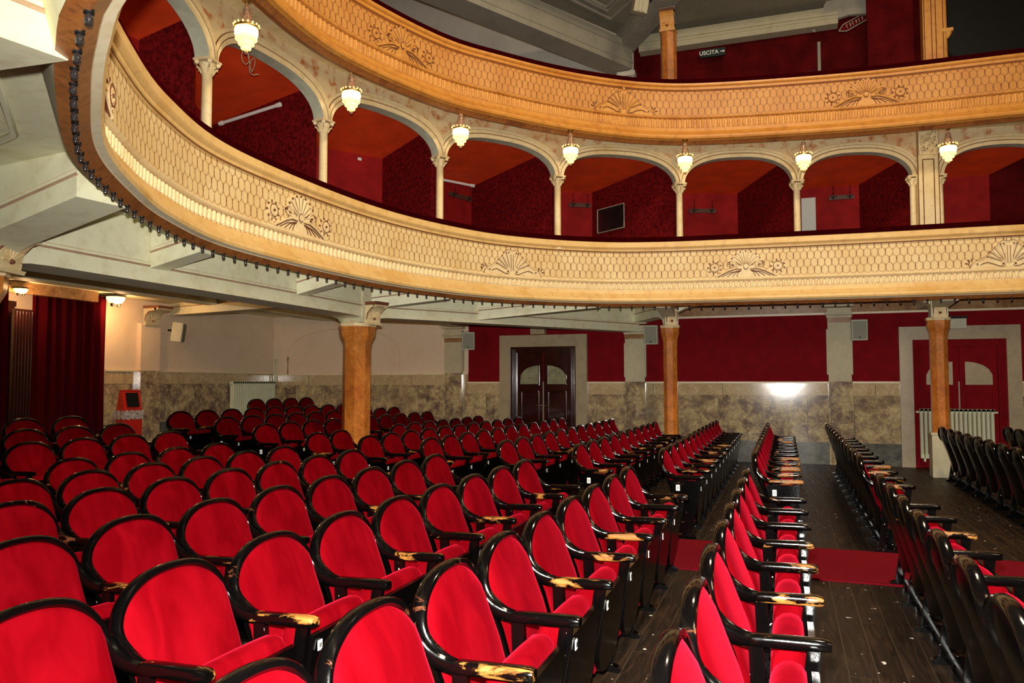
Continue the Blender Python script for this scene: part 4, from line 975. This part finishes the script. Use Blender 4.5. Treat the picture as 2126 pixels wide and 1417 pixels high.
# ------------------------------------------------------------------ carpet, floor rails
m = M(); m.b2(-6.08, 6.5, 6.19, 7.33, 0, .012, 0); tag(m.build('carpet_runner', 'carpet'), 'dark red carpet runner crossing between the seat blocks', 'carpet')
def rail(label, x, y0, y1):
    r = thing('seat_rail', label, 'rail', (x, 0, 0), 0, 'floor rails of the seat rows'); m = M(); m.tube([(0, y0, .05), (0, y1, .05)], .016, 8)
    m.build('bar', 'dark', r); k = 0; y = y0 + .2
    while y < y1:
        m = M(); m.box((.03, y, .02), (.12, .09, .04)); m.tube([(0, y, .02), (0, y, .06)], .024, 8); m.build('floor_plate', 'standard', r); y += .555
rail('iron floor rail of the row with black seat backs, camera side of the carpet', .775, .3, 6.15)
rail('iron floor rail of the row with black seat backs, beyond the carpet', .775, 7.42, 13.9)
rail('iron floor rail in the far right corner by the stone block', 2.37, 7.5, 13.3)

# ------------------------------------------------------------------ theatre seats
PW = .552; HW = PW / 2
def smooth_path(P, n=4):
    P = [Vector(p) for p in P]; P = [P[0] * 2 - P[1]] + P + [P[-1] * 2 - P[-2]]; out = []
    for i in range(1, len(P) - 2):
        a, b, c, d = P[i - 1:i + 3]
        for k in range(n):
            t = k / n; out.append(.5 * ((2 * b) + (c - a) * t + (2 * a - 5 * b + 4 * c - d) * t * t + (3 * b - a - 3 * c + d) * t ** 3))
    return out + [P[-2]]
def lean(z):                                                # back surface x for a height
    P = [(.20, .17), (.30, .155), (.40, .125), (.50, .095), (.60, .055), (.70, .018), (.76, .004), (.85, 0)]
    for (a, xa), (b, xb) in zip(P, P[1:]):
        if z <= b: return xa + (xb - xa) * (z - a) / (b - a)
    return 0
def halfw(z, w=.247, zc=.655, top=.805):
    if z > zc: return w * math.sqrt(max(0, 1 - ((z - zc) / (top - zc)) ** 2))
    return w
def make_seat():
    R = thing('theatre_seat', 'x', 'seat')
    # bentwood frame flowing down into both arms
    half = [(0, 0, .805), (0, .074, .8), (.001, .137, .783), (.003, .190, .752), (.008, .227, .712), (.018, .248, .668), (.034, .254, .632), (.06, .256, .603), (.092, .260, .582), (.125, .268, .568), (.155, HW - .001, .562)]
    path = [(x, -y, z) for x, y, z in reversed(half)] + half[1:]
    P = smooth_path(path); rings = []
    for i, p in enumerate(P):
        t = (P[min(i + 1, len(P) - 1)] - P[max(i - 1, 0)]).normalized(); fwd = Vector((1, 0, .25)); side = t.cross(fwd).normalized(); f2 = side.cross(t).normalized()
        rings.append([tuple(p + side * .0155 * math.copysign(abs(math.cos(a)) ** .7, math.cos(a)) + f2 * .026 * math.copysign(abs(math.sin(a)) ** .7, math.sin(a))) for a in [2 * PI * k / 10 for k in range(10)]])
    m = M(); m.loft(rings, True, True, 0); m.build('back_frame', 'black', R)
    # padded velvet front of the back
    m = M(); zs_ = [.33, .36, .40, .45, .5, .55, .6, .65, .69, .72, .745, .765, .78, .79, .796]; rows = []
    for z in zs_:
        hw = halfw(z, .244, .655, .797); row = []
        for k in range(13):
            q = math.sin(PI / 2 * (-1 + k / 6)); y = hw * q; edge = math.sqrt(max(0, 1 - abs(q) ** 2.6)); vz = math.sqrt(min(1, (.797 - z) / .11))
            row.append((lean(z) + .004 + .034 * edge * vz + .006 * abs(q) ** 2 * (1 if z < .7 else .3), y, z))
        rows.append(row)
    m.loft(rows, False, False, 0); m.build('back_cushion', 'velvet', R)
    # black shell behind, round at its foot
    m = M(); zs_ = [.17, .185, .21, .25, .30, .36, .45, .55, .65, .70, .74, .77, .79, .803]; F_, B_ = [], []
    for z in zs_:
        if z < .30: hw = .215 * math.sqrt(max(0.05, 1 - ((.30 - z) / .14) ** 2))
        else: hw = halfw(z, .248, .655, .809) - .02 * max(0, (.5 - z) / .2)
        bulge = .035
        F_.append([(lean(z) - .004, hw * (-1 + k / 5), z) for k in range(11)])
        B_.append([(lean(z) - .012 - bulge * (1 - (-1 + k / 5) ** 2) * min(1, (.82 - z) / .2), hw * (-1 + k / 5), z) for k in range(11)])
    rings = [f + list(reversed(b)) for f, b in zip(F_, B_)]
    m.loft(rings, True, True, 0); m.build('back_shell', 'blackshell', R)
    # tipped-up seat: velvet pad towards the back, black board towards the front
    m = M(); prof = []
    def padprof(hw_):
        return None
    rings = []
    for y, sc in ((-.222, .90), (-.214, .97), (-.195, 1), (-.1, 1.015), (0, 1.02), (.1, 1.015), (.195, 1), (.214, .97), (.222, .90)):
        pr = [(.315, .15), (.325, .30), (.338, .47), (.336, .505), (.320, .528), (.292, .537), (.262, .532), (.236, .512), (.222, .48), (.218, .40), (.222, .28), (.235, .18), (.27, .145)]
        cx_, cz_ = .28, .34; rings.append([(cx_ + (x - cx_) * sc, y, cz_ + (z - cz_) * sc) for x, z in pr])
    m.loft(rings, True, True, 0); m.build('seat_cushion', 'velvet', R)
    m = M(); poly = [(-.226, .50)] + [(-.226 * math.cos(PI * k / 12), .26 - .145 * math.sin(PI * k / 12)) for k in range(13)] + [(.226, .50)]
    m.prism(poly, lambda y, z, d: (.302 + (z - .15) * .108 + d, y, z), .012, .036, 0); m.build('seat_board', 'blackshell', R)
    m = M(); m.box((.3775, -.185, .455), (.003, .026, .038), 0); m.box((.380, -.189, .455), (.002, .004, .018), 1); m.box((.380, -.181, .455), (.002, .004, .018), 1); m.build('number_plate', ['whiteboard', 'ink'], R)
    def armset(sg):
        y0 = sg * HW; m = M(); rings = []
        for x, w_, h_, z in ((.125, .018, .016, .562), (.14, .023, .019, .563), (.18, .026, .021, .565), (.28, .027, .021, .567), (.37, .029, .021, .569), (.405, .029, .020, .569), (.418, .025, .016, .568)):
            rings.append([(x, y0 + w_ * math.copysign(abs(math.cos(a)) ** .55, math.cos(a)), z + h_ * math.copysign(abs(math.sin(a)) ** .55, math.sin(a))) for a in [2 * PI * k / 14 for k in range(14)]])
        m.loft(rings, True, True, 0); m.build('armrest', 'armwood', R)
        m = M(); fn = lambda x, z, d: (x, y0 + d, z)
        m.prism([(.15, .55), (.20, .55), (.205, .43), (.20, .25), (.17, .03), (.115, .03), (.15, .25), (.155, .43)], fn, -.013, .013)
        m.prism([(.34, .55), (.39, .55), (.375, .44), (.335, .25), (.30, .03), (.25, .03), (.285, .25), (.325, .44)], fn, -.013, .013)
        m.prism([(.17, .30), (.32, .34), (.315, .28), (.17, .24)], fn, -.011, .011)
        m.prism([(.08, 0), (.34, 0), (.34, .02), (.28, .04), (.14, .04), (.08, .02)], fn, -.022, .022)
        m.build('side_standard', 'standard', R)
    armset(-1)
    return R, armset
seat0, armset = make_seat()
KIDS[seat0.name] = list(seat0.children)
armset(1)
extra = [c for c in bpy.data.objects if c.parent == seat0 and c not in KIDS[seat0.name]]
# end panel plate on aisle seats
m = M(); m.box((.175, -HW - .016, .47), (.036, .004, .055), 0); m.box((.170, -HW - .019, .47), (.004, .002, .026), 1); m.box((.180, -HW - .019, .47), (.004, .002, .026), 1)
plate = m.build('row_plate', ['whiteboard', 'ink'], seat0)
m = M(); m.prism([(.10, .54), (.37, .54), (.34, .36), (.30, .05), (.14, .05), (.15, .3)], lambda x, z, d: (x, -HW + d, z), -.014, -.004); endp = m.build('end_panel', 'black', seat0)
for e_ in extra + [plate, endp]: e_.parent = None
ORD = ['first', 'second', 'third', 'fourth', 'fifth', 'sixth', 'seventh', 'eighth', 'ninth', 'tenth', 'eleventh', 'twelfth', 'thirteenth', 'fourteenth', 'fifteenth']
# row: x of the back's top, near block (first centre, end), far block (start boundary, end)
ROWS = [('a', -.29, 1.99, .566, 8, 7.36, 13.95), ('b', -1.15, 1.44, .551, 9, 7.42, 14.15), ('c', -2.07, 1.65, .557, 9, 7.67, 13.3), ('d', -2.97, 1.765, .565, 9, 7.86, 14.4),
        ('e', -3.92, 2.45, .57, 8, 7.90, 14.4), ('f', -4.80, 3.15, .573, 7, 8.02, 14.4), ('g', -5.72, 3.77, .59, 6, 8.3, 14.4), ('h', -6.62, 4.69, .575, 5, 8.42, 14.4),
        ('i', -7.52, 5.34, .59, 4, 8.74, 14.4), ('j', -8.36, 5.95, .62, 3, 8.75, 14.4), ('k', -9.70, None, .56, 0, 12.19, 14.5)]
count = 0; used = False
def put_seat(x, y, z, label, group, last=False, firstfar=False):
    global used, count
    if not used: o = seat0; used = True; kids = None
    else: o = dup(seat0)
    o.location = (x, y, z); o['label'] = label; o['group'] = group; o['category'] = 'seat'; count += 1
    if last:
        for e_ in extra: c = e_.copy(); COL.objects.link(c); c.parent = o
    if firstfar:
        for e_ in (plate, endp): c = e_.copy(); COL.objects.link(c); c.parent = o
    return o
def clear_of(x, y):                                         # seats give way to the stalls pillars
    for px, py, r in ((P1[0], P1[1], .25), (P2[0], P2[1], .16), (P3[0], P3[1], .2), (P0[0], P0[1], .26)):
        if x - .08 < px + r and x + .45 > px - r and abs(y - py) < r + HW - .02: return False
    return True
for ri, (nm, x, n0, pit, nn_, f0, f1) in enumerate(ROWS):
    z = floor_z(x + .2); rowname = ORD[ri] + ' row behind the floor strip'
    if n0 is not None:
        ys = [n0 + pit * k for k in range(nn_)]
        for k, y in enumerate(reversed(ys)):
            if clear_of(x, y): put_seat(x, y, z, 'red velvet seat, %s before the carpet aisle, camera side, %s' % (ORD[k], rowname), 'red velvet seats, near block', last=(k == 0))
    k = 0; y = f0 + HW
    while y + HW < f1:
        if clear_of(x, y): put_seat(x, y, z, 'red velvet seat, %s beyond the carpet aisle, wall side, %s' % (ORD[k], rowname), 'red velvet seats, far block', last=(y + PW + HW >= f1), firstfar=(k == 0))
        y += PW; k += 1
for ri, (x, n1, n0, f0, f1) in enumerate(((.60, 6.24, 1.6, 7.36, 13.7), (2.13, None, None, 7.5, 13.3), (3.02, None, None, 10.5, 13.3))):
    rn = ('row nearest the bare floor', 'row by the stone block', 'rightmost row')[ri]
    if n1:
        for k in range(8):
            y = n1 - HW - PW * k
            put_seat(x, y, 0, 'seat showing its black back, %s before the carpet aisle, %s' % (ORD[k], rn), 'black-backed seats seen from behind', last=(k == 0))
    k = 0; y = f0 + HW
    while y + HW < f1:
        if clear_of(x, y): put_seat(x, y, 0, 'seat showing its black back, %s beyond the carpet aisle, %s' % (ORD[k], rn), 'black-backed seats seen from behind', last=(y + PW + HW >= f1))
        y += PW; k += 1
for e_ in extra + [plate, endp]: bpy.data.objects.remove(e_)
print('seats', count)
